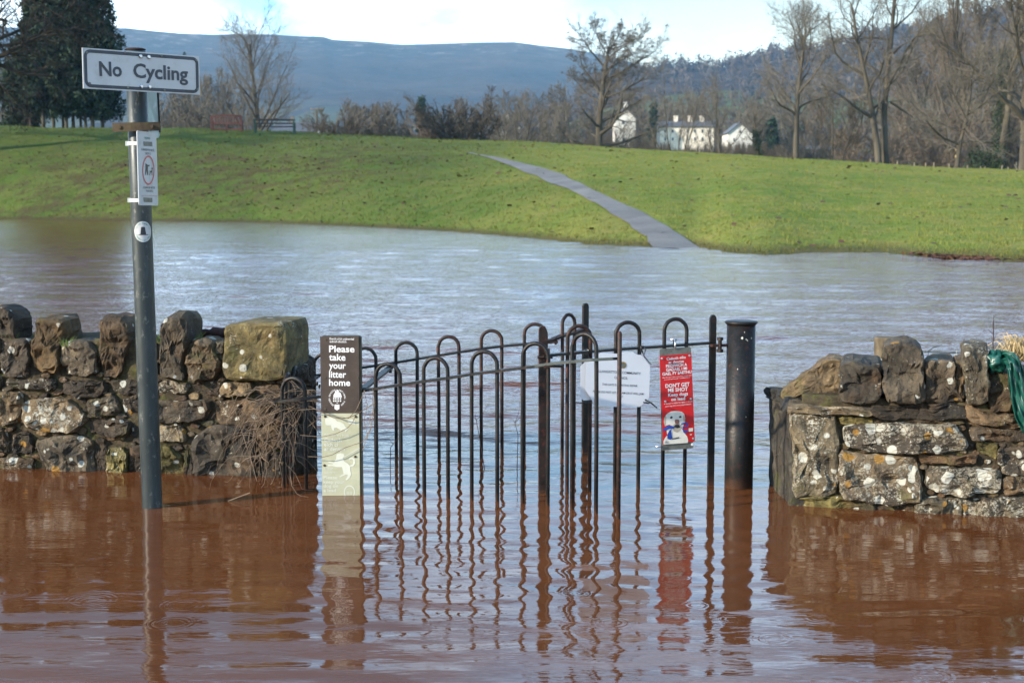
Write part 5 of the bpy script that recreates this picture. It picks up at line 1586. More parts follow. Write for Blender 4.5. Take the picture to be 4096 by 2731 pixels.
put(Tree(38, h * .98, .50, (24, 9, 8), (.42, .48, .5), (74, 46, 44), .20, .34, .13, .015, shoots=3, tap=.30, clump=h * .70), 'bare_tree', B, 'largest spreading bare tree in the middle, clumped crown above the hills', GB)
rn = random.Random(4)
B2 = loc(1180, 150); h = height_to(1180, 172, B2)
put(Tree(31, h, .26, (10, 8, 7, 6), (.55, .5, .5, .5), (50, 42, 40, 40), .12, .25, .13, .013, stems=2, spread=.35), 'bare_tree', B2, 'twin-stemmed bare tree right of the round dark bush', GB)
B = loc(1550, 143); h = height_to(1550, 165, B)
put(Tree(37, h, .16, (6, 5, 5, 5), (.42, .5, .5, .5), (34, 38, 38, 40), .35, .35, .10, .010, stems=5, spread=.42, shoots=2), 'coppiced_tree', B, 'coppiced bare tree with stems fanning from one stump before the cream terrace', GB)
B = loc(1655, 185); h = height_to(1655, 190, B)
put(Tree(41, h, .25, (12, 8, 7, 6), (.5, .5, .5, .5), (45, 42, 40, 40), .2, .3, .11, .014), 'bare_tree', B, 'slight bare tree between the cream terrace and the white gable house', GB)
B = loc(1826, 138); h = height_to(1826, 18, B)
put(Tree(43, h, .36, (14, 9, 8), (.46, .52, .5), (50, 48, 44), .38, .35, .20, .013, shoots=3), 'bare_tree', B, 'tall slim bare tree left of the forked giant, its branches against the sky', GB)
B = loc(1922, 135); h = height_to(1922, 195, B)
put(Tree(47, h, .20, (8, 7, 6, 5), (.5, .5, .5, .5), (38, 40, 40, 40), .2, .3, .12, .012, stems=2, spread=.25), 'bare_tree', B, 'small dark two-stemmed bare tree between the two tallest trees', GB, twig='twig_dark', bark='twig_dark')
B = loc(2032, 128); h = height_to(2032, -190, B)
put(Tree(53, h, .62, (14, 9, 7), (.48, .5, .5), (52, 48, 44), .30, .28, .22, .014, stems=2, spread=.10), 'bare_tree', B, 'giant bare tree forked into two stems, reaching above the frame', GB)
B = loc(2194, 84.5); h = height_to(2190, 165, B)
lone = put(Tree(59, h * 1.05, .17, (14, 10, 8), (.74, .5, .5), (74, 40, 38), .24, .34, .11, .0085), 'young_tree', B, 'small round-crowned bare tree standing alone on the grass at the right', GB)
for zz, s_ in ((1.15, .07), (.78, .10)):
    b = MB(); c = B + Vector((-.10, -.155, zz)); k = 8
    b.poly([c + Vector((math.cos(6.283 * i / k) * s_ * .5, 0, math.sin(6.283 * i / k) * s_)) for i in range(k)]); b.build('pruning_scar', MT['dry_grass'], lone)
B = loc(2190, 175); h = height_to(2190, -150, B)
put(Tree(61, h, .45, (24, 8, 7, 6), (.34, .42, .45, .5), (24, 26, 28, 30), .12, .9, .06, .018), 'poplar_tree', B, 'tall feathery upright poplar behind the small lone tree', GB, twig='twig_red')
B = loc(2292, 118); h = height_to(2292, -80, B)
ti = put(Tree(67, h, .40, (10, 8, 7, 6), (.40, .5, .5, .5), (48, 44, 42, 40), .35, .3, .12, .014), 'ivy_tree', B, 'bare tree with its trunk wrapped in dark ivy near the right edge', GB)
pts = [(rn.gauss(0, .25), rn.gauss(0, .25), 1.5 + k * .16) for k in range(60)]
ivy_on(ti, pts, [(.55, .55, .5)] * 60, 70, .07, 5)
B = loc(2350, 104); h = height_to(2350, -160, B)
put(Tree(71, h, .42, (18, 10, 9, 6), (.50, .52, .5, .5), (55, 46, 44, 42), .22, .25, .14, .013), 'bare_tree', B, 'dark many-branched bare tree cut by the right edge of the picture', GB, twig='twig_dark')
B = loc(1750, 150); h = height_to(1735, 238, B)
ti = put(Tree(73, h, .24, (9, 7, 6, 5), (.4, .5, .5, .5), (50, 44, 42, 40), .5, .2, .13, .012, lean=(-.12, 0)), 'ivy_tree', B, 'leaning ivy-clad tree beside the white gable house', GB)
pts = [(rn.gauss(-k * .12 * .16, .16), rn.gauss(0, .16), .4 + k * .13) for k in range(40)]
ivy_on(ti, pts, [(.42, .42, .35)] * 40, 60, .06, 6)
B = loc(1331, 137); h = 3.6
put(Tree(79, h, .17, (4, 5, 5, 4), (.5, .5, .5, .5), (60, 46, 44, 42), .5, .1, .2, .011, lean=(-.28, 0)), 'bare_tree', B, 'short broken leaning tree left of the big spreading tree', GB)

# bushes and thickets (twiggy)
BP = {}
def bush(seed, px, py, Y, wid, label, twig='twig', stems=9, n=(6, 6, 6, 5), group='bare bushes along the crest', tr=.06, cat='bush'):
    """each thicket is a turned and scaled individual of one of five grown shapes"""
    B = loc(px, Y); h = height_to(px, py, B)
    k = (0, twig)
    if k not in BP:
        T = Tree(seed, 4.0, .06, (6, 6, 5), (.5, .5, .5), (40, 42, 42), .1, .15, .15, .017, stems=10, spread=.6, shoots=1)
        o = put(T, 'bush', B, label, group, twig, twig, cat); BP[k] = o
    else: o = copy_tree(BP[k]); o.location = B; o['label'] = label
    f = h / 3.0; g = f * .85 * (.75 + wid * .55) * (.62 if tr >= .1 else 1.0)
    o.scale = (g, g, f); o.rotation_euler.z = seed * 1.7
    return o
bush(101, 1062, 238, 128, .75, 'round dark bush where the mound meets the far field', 'twig_dark', 15)
bush(102, 1012, 262, 131, .6, 'reddish bush at the left side of the round dark bush', 'twig_red', 10)
bush(103, 835, 245, 150, .75, 'wide grey bush between the utility pole and the stone cottage', 'twig', 15)
bush(104, 775, 272, 148, .6, 'low dark bush beside the small white gable', 'twig_dark', 11)
bush(105, 905, 262, 152, .5, 'tangled bush leaning against the stone cottage', 'twig', 9)
bush(106, 470, 180, 205, .4, 'tall grey thicket right of the evergreens', 'twig', 12, tr=.12)
bush(107, 400, 190, 215, .4, 'tall pale thicket behind the sign pole', 'twig', 12, tr=.12)
bush(108, 525, 195, 200, .4, 'grey thicket behind the reddish bench', 'twig', 12, tr=.12)
bush(109, 2125, 235, 165, .5, 'brown thicket between the giant tree and the poplar', 'twig_red', 12, tr=.1)
bush(110, 2260, 230, 160, .5, 'brown thicket behind the small lone tree', 'twig_red', 12, tr=.1)
bush(111, 2330, 260, 150, .5, 'dense dark thicket low at the right edge', 'twig_dark', 12, tr=.1)
bush(112, 1990, 290, 150, .5, 'tawny thicket at the foot of the giant tree', 'twig_red', 10, tr=.08)
bush(113, 1870, 300, 165, .5, 'grey thicket at the foot of the tall slim tree', 'twig', 10, tr=.08)
bush(114, 1260, 250, 175, .5, 'grey thicket left of the big spreading tree', 'twig', 11, tr=.1)
bush(115, 1480, 230, 312, .4, 'tall grey thicket right of the white house', 'twig', 12, tr=.1)
bush(116, 2070, 260, 178, .5, 'grey thicket just right of the giant tree', 'twig', 12, tr=.1)
bush(117, 2185, 300, 140, .6, 'low brown thicket behind the trunk of the small lone tree', 'twig_red', 12, tr=.06)
bush(118, 1700, 250, 300, .4, 'faint thicket behind the white gable house', 'twig', 12, tr=.1)
bush(119, 30, 150, 150, .4, 'grey thicket at the left edge behind the evergreens', 'twig', 12, tr=.12)
bush(120, 1590, 235, 330, .4, 'faint grey trees rising behind the cream terrace', 'twig', 12, tr=.12)

protos = []
for i in range(4):
    protos.append(Tree(400 + i, 9.0, .25, (16, 9, 8), (.44, .48, .5), (50, 42, 42), .14, .25, .12, .024, stems=1 + i % 2, spread=.25, shoots=1))
far_spots = [(345, 285, .9), (395, 300, 1.0), (455, 290, .95), (505, 310, 1.1), (560, 330, 1.0), (655, 340, .8), (690, 330, .9), (760, 320, .95), (800, 300, 1.0), (850, 310, .9), (885, 295, .95), (935, 300, .8), (1000, 310, .95), (1045, 290, 1.0), (1100, 300, 1.05),
             (1140, 285, 1.0), (1215, 290, 1.1), (1250, 310, 1.2), (1310, 300, 1.25), (1340, 330, 1.3), (1450, 330, 1.3), (1495, 345, 1.3), (1560, 350, 1.35), (1620, 345, 1.4), (1690, 330, 1.3), (1745, 320, 1.3), (1790, 300, 1.3), (1860, 310, 1.4)]
ORD = ('first second third fourth fifth sixth seventh eighth ninth tenth eleventh twelfth thirteenth fourteenth fifteenth sixteenth seventeenth eighteenth nineteenth twentieth '
       'twenty-first twenty-second twenty-third twenty-fourth twenty-fifth twenty-sixth twenty-seventh twenty-eighth').split()
first = {}
for i, (px, Y, sc_) in enumerate(far_spots):
    k = i % 4; B = loc(px, Y)
    lab = 'hazy grey bare valley tree, %s from the left in the far treeline' % ORD[i]
    if k not in first: t = put(protos[k], 'valley_tree', B, lab, 'hazy trees in the valley'); first[k] = t
    else: t = copy_tree(first[k]); t.location = B; t['label'] = lab
    t.rotation_euler.z = i * 1.3; t.scale = (sc_ * 1.75,) * 3
WD = {}
for i, (px, py, Y, lab) in enumerate(((2100, 60, 190, 'tall brown woodland tree right of the forked giant'), (2155, 5, 205, 'tall brown woodland tree left of the poplar'), (2235, -20, 200, 'tall brown woodland tree right of the poplar'),
        (2320, 0, 185, 'tall brown woodland tree behind the ivy-wrapped tree'), (2060, 110, 210, 'pale woodland tree showing between the stems of the forked giant'), (2385, -60, 170, 'tall brown woodland tree at the very right edge'), (1960, 170, 200, 'pale slender tree left of the forked giant'), (1880, 200, 205, 'pale slender tree right of the tall slim tree'))):
    B = loc(px, Y); h = height_to(px, py, B); k = i % 3
    if i < 3: o = put(Tree(300 + i, 12.0, .22, (18, 9, 8), (.38, .46, .5), (40, 40, 40), .14, .42, .12, .018), 'woodland_tree', B, lab, 'woodland behind the right-hand field', twig='twig_red' if i % 2 else 'twig'); WD[k] = o
    else: o = copy_tree(WD[k]); o.location = B; o['label'] = lab
    o.scale = (h / 12 * 1.1, h / 12 * 1.1, h / 12); o.rotation_euler.z = i * 2.1
def leafy(name, px, Y, rows, leaf, per, mat, label, seed, trunks=(), group=None, cat='tree', trunk_mat='bark'):
    """evergreen: rows of (dx, height, half width, half height) leaf clumps in metres about the base"""
    B = loc(px, Y); t = empty(name, B, label, cat, group)
    rn = random.Random(seed); C, S = [], []
    for dx, z, w, hh, k in rows:
        for i in range(k):
            a = rn.uniform(0, 6.283); r = w * math.sqrt(rn.random())
            C.append((dx + r * math.cos(a), r * math.sin(a) * .8, z + rn.uniform(-hh, hh))); q = rn.uniform(.35, .8)
            S.append((q, q, q * 1.15))
    V = leaf_cloud(C, S, per, leaf, seed)
    np_mesh('crown', V, np.arange(len(V)).reshape(-1, 3), MT[mat], t)
    for x, y, hgt, r in trunks:
        b = MB(); b.tube([B + Vector((x, y, -.3)), B + Vector((x + .05, y, hgt * .5)), B + Vector((x, y, hgt))], [r * 1.3, r, r * .8], 7, cap=False)
        b.build('trunk', MT[trunk_mat], t, smooth=True)
    return t
# great evergreen clump on the left
px_m = F / 112.0
def ev_rows():
    rows = []
    rn = random.Random(2)
    # half-widths measured in the photograph at several heights
    prof = [(3.2, 3.6, 4.2), (3.9, 4.7, 4.7), (4.7, 4.6, 4.8), (5.6, 4.3, 4.8), (6.6, 4.0, 4.7), (7.6, 3.7, 4.5), (8.6, 3.4, 4.2), (9.6, 3.0, 4.0), (10.7, 2.7, 3.7), (11.9, 2.3, 3.2), (13.2, 1.8, 2.6), (14.5, 1.0, 1.7)]
    for z, wl_, wr in prof:
        rows.append(((wr - wl_) / 2, z, (wl_ + wr) / 2, .65, 74))
    rows.append((-3.2, 2.0, 1.5, .9, 30)); rows.append((3.3, 2.9, 1.2, .4, 12))
    return rows
trn = [(x, R.uniform(-1.2, -.4), 3.6, R.uniform(.09, .16)) for x in (-2.3, -1.2, -.4, .1, .55, 1.0, 1.5, 2.0, 2.6, 3.2)]
leafy('evergreen_tree', 150, 112, ev_rows(), .125, 85, 'evergreen', 'huge dark evergreen with bare trunks below, filling the upper left', 8, trn, trunk_mat='bark')
leafy('evergreen_shrub', 585, 178, [(0, 1.0, 1.1, .8, 26), (0, 2.2, .6, .5, 10)], .10, 60, 'ivy', 'dark evergreen shrub at the foot of the upswept tree behind the dark bench', 12, cat='shrub')
leafy('evergreen_shrub', 1768, 146, [(0, .8, 1.0, .6, 24)], .08, 60, 'ivy', 'dark evergreen shrub at the foot of the leaning ivy tree', 13, cat='shrub')
leafy('evergreen_shrub', 1690, 150, [(0, .5, .9, .45, 20)], .08, 60, 'ivy', 'low evergreen shrub in front of the white gable house', 14, cat='shrub')
leafy('evergreen_shrub', 2075, 125, [(0, .5, .7, .4, 16), (.9, .9, .5, .5, 10)], .07, 60, 'ivy', 'low evergreen shrub beside the foot of the giant tree', 15, cat='shrub')
leafy('holly_bush', 2245, 100, [(0, 1.1, .55, .8, 22), (1.3, 1.2, .5, .9, 20)], .06, 60, 'ivy', 'dark holly bush right of the lone tree trunk, by the fence', 16, cat='bush')
def cone(name, px, py, Y, w, label, seed, mat='conifer'):
    B = loc(px, Y); h = height_to(px, py, B); rows = []
    for k in range(9):
        f = k / 8; rows.append((0, h * (.10 + .86 * f), w * (1 - f) + .2, h * .06, int(44 * (1 - f)) + 8))
    return leafy(name, px, Y, rows, .24, 60, mat, label, seed, [(0, 0, h * .9, .25)])
cone('conifer', 970, 208, 300, 3.4, 'hazy dark conifer beyond the stone cottage', 21)
cone('conifer', 432, 92, 520, 5.0, 'pointed distant conifer showing above the No Cycling sign', 22)
cone('conifer', 1770, 262, 230, 1.8, 'dark conifer right of the white gable house', 23)
cone('conifer', 1500, 215, 300, 2.0, 'dim conifer between the white house and the cream terrace', 24)
# overhanging oak on the left edge
Y = 76; X = (K(-70) - CX) * Y * CP / F
B = Vector((X, Y, ground(X, Y)))
h = height_to(-95, -160, B)
put(Tree(91, h, .42, (26, 8, 6), (.72, .5, .5), (84, 52, 48), .34, .0, .24, .016, tap=.35), 'oak_tree', B, 'bare oak whose dark crooked branches reach in at the top left corner', GB, bark='oak_bark', twig='oak_bark')
# hedge along the back of the field
def hedge(name, a, b_, Y0, Y1, hgt, label, seed, mat='twig_dark'):
    rg = np.random.default_rng(seed); n = 16000 if hgt < 3 else 30000
    t = rg.random(n); px = a + (b_ - a) * t; Yv = Y0 + (Y1 - Y0) * t + rg.normal(0, .5, n)
    X = (K(px) - CX) * Yv * CP / F; Z = terrain(X, Yv)
    kx = np.arange(a - 5, b_ + 6, 4.0 if hgt > 3 else 6.0); hh = hgt * np.interp(px, kx, rg.uniform(.72, 1.08, len(kx)))
    z0 = Z + rg.random(n) ** .8 * hh * .75; ln = rg.uniform(.25, .75, n) * (1 if hgt < 3 else 1.6); a0 = rg.uniform(0, 6.28, n); tl = rg.normal(0, .45, n)
    V = np.zeros((n, 3, 3), np.float32); w = .022
    V[:, 0] = np.stack([X - w, Yv, z0], -1); V[:, 1] = np.stack([X + w, Yv, z0], -1); V[:, 2] = np.stack([X + tl * ln, Yv + .2 * np.sin(a0) * ln, z0 + ln], -1)
    B = Vector((float(X.mean()), float(Yv.mean()), 0.0))
    o = np_mesh(name, V.reshape(-1, 3) - np.array(B, np.float32), np.arange(n * 3).reshape(-1, 3), MT[mat]); o.location = B
    tag(o, label, 'hedge', 'winter hedges')
hedge('hedge', 1120, 1500, 214, 205, 9.8, 'tall dark winter hedge below the white house behind the big tree', 1)
hedge('hedge', 1490, 1800, 206, 198, 8.0, 'dark winter hedge below the cream terrace and the white gable', 4)
hedge('hedge', 1780, 2420, 156, 118, 1.3, 'low brown hedge behind the fence posts at the right', 2, 'twig_red')
hedge('hedge', -60, 560, 150, 165, 1.6, 'dark hedge behind the bank at the left', 3)
# ------------------------------------------------------------------ houses, benches, fence posts
def house(name, x0, x1, yeave, yridge, Y, wall, label, gable=True, depth=7.0, wins=(), chim=(), base_drop=3.0, roof='slate', ybase=None):
    """x0..x1, eaves and ridge measured on the 2352 grid; gable end or long side towards the viewer"""
    a, c = at(K(x0), K(yeave), Y), at(K(x1), K(yeave), Y); zr = at(K(x0), K(yridge), Y).z; ze = a.z
    xa, xb = a.x, c.x; mid = (xa + xb) / 2; gz = min(ground(mid, Y), ze - 2.2)
    t = empty(name, (mid, Y, gz), label, 'house', 'village houses beyond the field')
    b = MB()
    if gable:
        sec = [(xa, gz - .5), (xb, gz - .5), (xb, ze), (mid, zr), (xa, ze)]
        b.slab([Vector((x, Y, z)) for x, z in sec], Vector((0, -1, 0)), depth)
    else:
        sec = [(Y, gz - .5), (Y + depth, gz - .5), (Y + depth, ze), (Y + depth / 2, zr), (Y, ze)]
        b.slab([Vector((xa, y, z)) for y, z in sec][::-1], Vector((-1, 0, 0)), xb - xa)
    b.build('wall', MT[wall], t)
    b = MB(); ov = .25; th = .18
    if gable:
        for s in (-1, 1):
            e = xa - ov if s < 0 else xb + ov; zz = ze - ov * (zr - ze) / ((xb - xa) / 2)
            p = [Vector((mid, Y - ov, zr + th)), Vector((e, Y - ov, zz + th)), Vector((e, Y + depth + ov, zz + th)), Vector((mid, Y + depth + ov, zr + th))]
            nn = (p[1] - p[0]).cross(p[3] - p[0]).normalized(); nn = nn if nn.z > 0 else -nn
            b.slab(p, nn, th)
    else:
        for s in (0, 1):
            ye = Y - ov if s == 0 else Y + depth + ov; zz = ze - ov * (zr - ze) / (depth / 2)
            p = [Vector((xa - ov, Y + depth / 2, zr + th)), Vector((xb + ov, Y + depth / 2, zr + th)), Vector((xb + ov, ye, zz + th)), Vector((xa - ov, ye, zz + th))]
            nn = (p[1] - p[0]).cross(p[3] - p[0]).normalized(); nn = nn if nn.z > 0 else -nn
            b.slab(p, nn, th)
    rf = b.build('roof', MT[roof], t)
    for cx_, cyb, w, hgt in chim:
        q = at(K(cx_), K(cyb), Y + depth / 2 if not gable else Y + 1.5); b = MB(); b.box(q + Vector((0, 0, hgt / 2 - .6)), w, w, hgt + 1.2); b.box(q + Vector((0, 0, hgt + .06)), w * 1.2, w * 1.2, .12); b.build('chimney', MT[wall], rf)
    for wx0, wy0, wx1, wy1 in wins:
        p, q = at(K(wx0), K(wy1), Y), at(K(wx1), K(wy0), Y)
        b = MB(); cw, chh = (p + q) / 2, (q - p)
        b.box((cw.x, Y - .02, cw.z), abs(chh.x) + .2, .08, abs(chh.z) + .2); f = b.build('window', MT['wall_white'], t)
        b = MB(); b.box((cw.x, Y - .07, cw.z), abs(chh.x), .04, abs(chh.z)); b.build('pane', MT['window_dark'], f)
    return t
house('white_house', 1413, 1460, 272, 248, 285, 'wall_white', 'white gabled house behind the big spreading tree', chim=[(1437, 247, .7, .9)], wins=[(1428, 278, 1434, 286)])
house('terrace_house', 1516, 1640, 292, 279, 290, 'wall_cream', 'long cream terrace with a row of chimneys behind the coppiced tree', False, 6.5, [(1526 + 17 * k, 298, 1530 + 17 * k, 305) for k in range(7)] + [(1526 + 17 * k, 316, 1530 + 17 * k, 323) for k in range(7)], [(1552, 279, .8, 1.0), (1585, 279, .8, 1.0), (1612, 279, .8, 1.0)])
house('white_house', 1672, 1728, 306, 283, 255, 'wall_white', 'white gabled house between the terrace and the leaning ivy tree', wins=[(1698, 300, 1702, 306), (1684, 318, 1688, 325)])
house('cottage', 910, 952, 308, 281, 172, 'wall_stone', 'grey stone cottage with a steep gable behind the mound', chim=[(905, 284, .6, .8)], wins=[(928, 299, 933, 311)])
house('barn', 628, 728, 303, 281, 232, 'wall_stone', 'long grey slate-roofed barn behind the dark bench', False, 9.0, (), [(672, 279, .5, .7)])
house('white_house', 729, 748, 292, 284, 205, 'wall_white', 'tiny white gable beside the utility pole', depth=5, base_drop=2)
house('white_house', 1150, 1195, 290, 275, 300, 'wall_white', 'white house half hidden by the twin-stemmed tree', False, 6, [(1160, 292, 1165, 299), (1178, 292, 1183, 299)], [(1166, 275, .7, .8)])
house('shed', 1846, 1925, 345, 335, 215, 'wall_stone', 'low pale-roofed shed behind the small two-stemmed tree', False, 8, roof='slate')

# benches ----------------------------------------------------------
def crest_spot(px, Y): return loc(px, Y)
B = crest_spot(523, 85.0); sc = 1.0
rb = empty('park_bench', B, 'reddish slatted park bench with an arched back, seen from behind', 'bench', 'park benches on the crest')
W = 1.86; n = Vector
def bx(name, x, y, z, sx, sy, sz, mat, par, B=None):
    b = MB(); b.box(B + Vector((x, y, z)), sx, sy, sz); return b.build(name, MT[mat], par)
b = MB(); b.bar([B + Vector((-W / 2 + W * k / 8, 0, .84 + .07 * math.sin(math.pi * k / 8))) for k in range(9)], (0, 1, 0), .05, .12); b.build('top_rail', MT['bench_red'], rb)
for k in range(11): bx('back_slat', -W / 2 + .12 + (W - .24) * k / 10, 0, .64, .060, .025, .34, 'bench_red', rb, B)
bx('lower_rail', 0, 0, .44, W - .1, .05, .07, 'bench_red', rb, B)
for k in range(4): bx('seat_slat', 0, .08 + .12 * k, .42, W - .06, .09, .025, 'bench_red', rb, B)
for s in (-1, 1):
    bx('leg', s * (W / 2 - .05), 0, .38, .07, .06, .98, 'bench_red', rb, B); bx('leg', s * (W / 2 - .05), .46, .25, .07, .06, .72, 'bench_red', rb, B)
    bx('armrest', s * (W / 2 - .05), .24, .64, .08, .52, .04, 'bench_red', rb, B)
bx('leg', 0, 0, .2, .08, .06, .5, 'bench_red', rb, B)
bx('stretcher', 0, .02, .10, W - .1, .05, .09, 'bench_red', rb, B)
B = crest_spot(633, 84.5)
dbn = empty('park_bench', B, 'dark plank bench on green metal ends, right of the reddish bench', 'bench', 'park benches on the crest')
W = 2.42
bx('back_plank', 0, 0, .80, W, .035, .11, 'bench_dark', dbn, B); bx('back_plank', 0, .02, .60, W - .05, .035, .08, 'bench_dark', dbn, B)
for k in range(3): bx('seat_plank', 0, .10 + .14 * k, .42, W, .11, .05, 'bench_dark', dbn, B)
for s in (-1, 1):
    b = MB(); x = s * (W / 2 - .08)
    b.bar([B + Vector((x, .02, -.1)), B + Vector((x, 0, .35)), B + Vector((x, -.03, .86))], (1, 0, 0), .09, .05)
    b.bar([B + Vector((x, .44, -.1)), B + Vector((x, .42, .42)), B + Vector((x, .0, .40))], (1, 0, 0), .09, .05)
    b.bar([B + Vector((x, .42, .40)), B + Vector((x, .40, .62)), B + Vector((x, .02, .64))], (1, 0, 0), .09, .04)
    b.build('end_frame', MT['bench_green'], dbn)

# parked car roof beyond the crest ---------------------------------
Y = 104; a = at(1376, 571, Y); c = at(1444, 571, Y)
wd = (c.x - a.x); cb = Vector(((a.x + c.x) / 2, Y, ground((a.x + c.x) / 2, Y)))
dz = at(1410, 553, Y).z - cb.z
car = empty('parked_car', cb, 'teal parked vehicle showing only its top over the crest', 'car')
S_ = wd / 3.6
prof = [(-1.8, .35), (1.8, .35), (1.85, .7), (1.7, .95), (.95, 1.0), (.4, 1.42), (-1.1, 1.45), (-1.6, 1.0), (-1.85, .8)]
hs = dz / 1.45
b = MB(); b.slab([cb + Vector((x * S_ * -1, -.8, z * hs)) for x, z in prof][::-1], Vector((0, -1, 0)), 1.6); b.build('body', MT['car_teal'], car)
for xs in ((.75, .38, -.25, -.25), (-.35, -.35, -1.05, -1.4)):
    b = MB(); b.poly([cb + Vector((-x * S_, -.812, z * hs)) for x, z in zip(xs, (1.02, 1.36, 1.36, 1.02))]); b.build('window', MT['window_dark'], car)
for x in (-1.15, 1.15):
    b = MB(); b.tube([cb + Vector((x * S_, -.82, .32)), cb + Vector((x * S_, -.6, .32))], .32, 14); b.build('wheel', MT['tyre'], car)
# utility pole -----------------------------------------------------
B = loc(730, 180); h = height_to(730, 232, B)
up = empty('utility_pole', B, 'wooden utility pole with a crossbar, left of the wide grey bush', 'utility pole')
b = MB(); b.tube([B + Vector((0, 0, -.3)), B + Vector((0, 0, h))], [.14, .11], 8); b.build('shaft', MT['wood'], up)
b = MB(); b.box(B + Vector((0, -.15, h - .12)), 1.5, .12, .12); b.build('crossbar', MT['wood'], up)
for x in (-.65, 0, .65):
    b = MB(); b.tube([B + Vector((x, -.15, h - .06)), B + Vector((x, -.15, h + .14))], [.05, .035], 6); b.build('insulator', MT['old_steel'], up)
# fence posts at the right -----------------------------------------
fp_px = [(1999, 384, 366, 0), (2061, 387, 370, 0), (2100, 389, 373, 0), (2126, 391, 374, 0), (2145, 391, 373, 0), (2180, 393, 376, 0), (2222, 395, 380, 0), (2252, 396, 382, 0), (2262, 397, 383, 0), (2297, 398, 380, .25), (2315, 399, 384, 0), (2334, 400, 372, 0), (2343, 400, 378, -.6)]
for i, (x, yb, yt, ln) in enumerate(fp_px):
    Yf = 89 + (2352 - x) * .008; Pb = at(K(x), K(yb), Yf); Pb.z = ground(Pb.x, Pb.y); hh = at(K(x), K(yt), Yf).z - Pb.z
    b = MB(); b.tube([Pb + Vector((0, 0, -.2)), Pb + Vector((ln * hh * .5, 0, hh * .5)), Pb + Vector((ln * hh, 0, hh))], [.045, .043, .040], 6)
    if ln == 0: lab = 'upright wooden stake, number %s from the left in the fence line along the right-hand crest' % ('one', 'two', 'three', 'four', 'five', 'six', 'seven', 'eight', 'nine', 'ten', 'eleven', 'twelve', 'thirteen')[i]
    elif ln > 0: lab = 'pale wooden stake leaning right in the fence line near the right edge'
    else: lab = 'slanting strut bracing the last fence stake at the right edge'
    b.thing('fence_stake', MT['stake'], Pb, lab, 'fence post', 'fence stakes along the field edge')
# ------------------------------------------------------------------ small things near the walls
# green plastic bag draped over the right wall
def bag():
    cl = [(1690, 350, -.02), (1740, 315, -.01), (1800, 305, .03), (1835, 345, .06), (1852, 430, .065), (1868, 520, .062), (1890, 620, .06), (1925, 720, .058), (1975, 800, .055)]
    wd = [36, 44, 46, 50, 56, 62, 70, 76, 80]
    base = RP.hit(*c8((1800, 330)), .0)
    root = empty('plastic_bag', base, 'green plastic bag draped over the right wall at the picture edge', 'bag')
    b = MB(); n = 48; rows = []
    L_ = 36
    for i in range(L_ + 1):
        t = i / L_ * (len(cl) - 1); k = min(int(t), len(cl) - 2); f = t - k
        x = cl[k][0] + (cl[k + 1][0] - cl[k][0]) * f; y = cl[k][1] + (cl[k + 1][1] - cl[k][1]) * f; w = cl[k][2] + (cl[k + 1][2] - cl[k][2]) * f
        ww = wd[k] + (wd[k + 1] - wd[k]) * f
        tx, ty = cl[k + 1][0] - cl[k][0], cl[k + 1][1] - cl[k][1]; ln = math.hypot(tx, ty); nx, ny = -ty / ln, tx / ln
        for j in range(n):
            a = 2 * math.pi * j / n
            u = math.cos(a); s = math.sin(a)
            fold = .40 * math.sin(5 * a + 2.5 * math.sin(i * .22)) + .35 * math.sin(9 * a + i * .35) + .25 * math.sin(14 * a - i * .5)
            px, py = x + nx * ww * u * (1 + .08 * fold), y + ny * ww * u * (1 + .08 * fold)
            off = w + .026 * s * (1 + .55 * fold) + .010 * fold
            rows.append(RP.hit(*c8((px, py)), max(off, w - .02)))
    fs = [(i * n + j, i * n + (j + 1) % n, (i + 1) * n + (j + 1) % n, (i + 1) * n + j) for i in range(L_) for j in range(n)]
    fs += [tuple(range(n))[::-1], tuple(L_ * n + j for j in range(n))]
    b.add(rows, fs); b.build('hanging_fold', bagm, root, smooth=True)
    # knotted bunch
    b = MB(); c = RP.hit(*c8((1715, 345)), .015); vs = []; nu, nv = 18, 12
    for i in range(nv + 1):
        th = math.pi * i / nv
        for j in range(nu):
            ph = 2 * math.pi * j / nu
            r = 1 + .22 * math.sin(5 * ph + 3 * th) + .16 * math.sin(7 * th + 2 * ph)
            vs.append(c + Vector((.042 * math.sin(th) * math.cos(ph), .034 * math.sin(th) * math.sin(ph), .036 * math.cos(th))) * r)
    fs = [(i * nu + j, (i + 1) * nu + j, (i + 1) * nu + (j + 1) % nu, i * nu + (j + 1) % nu) for i in range(nv) for j in range(nu)]
    b.add(vs, fs); b.build('bunched_end', bagm, root, smooth=True)
m_ = Mat('green_polythene'); v_ = m_.coord('Object'); n_ = m_.noise(v_, 30, 4)
m_.set(base=m_.ramp(n_, [(0.3, (0.004, 0.045, 0.033)), (0.7, (0.009, 0.085, 0.062))]), rough=0.34, spec=0.5); m_.bump(n_, .5, .006); bagm = m_.m
bag()
# wooden fence post behind the right wall
yb = 6.05; a, c = at(*c8((869, 172)), yb), at(*c8((1034, 172)), yb); r = (c.x - a.x) / 2; cx_ = (a.x + c.x) / 2; zt = at(*c8((950, 170)), yb).z
wpst = empty('wooden_post', (cx_, yb, 0), 'round weathered wooden post behind the right wall', 'post')
b = MB(); b.tube([(cx_, yb, -.45), (cx_, yb, zt * .5), (cx_, yb, zt - .006), (cx_, yb, zt)], [r, r, r, r * .93], 20); b.build('shaft', MT['wood'], wpst)
b = MB()
for s in range(2):
    b.tube([(cx_ + math.cos(k * .35 + 2.4) * (r + .003), yb + math.sin(k * .35 + 2.4) * (r + .003), zt - .085 - .004 * s - .006 * math.sin(k * .35)) for k in range(12)], .0022, 5)
b.build('twine', MT['twine'], wpst)
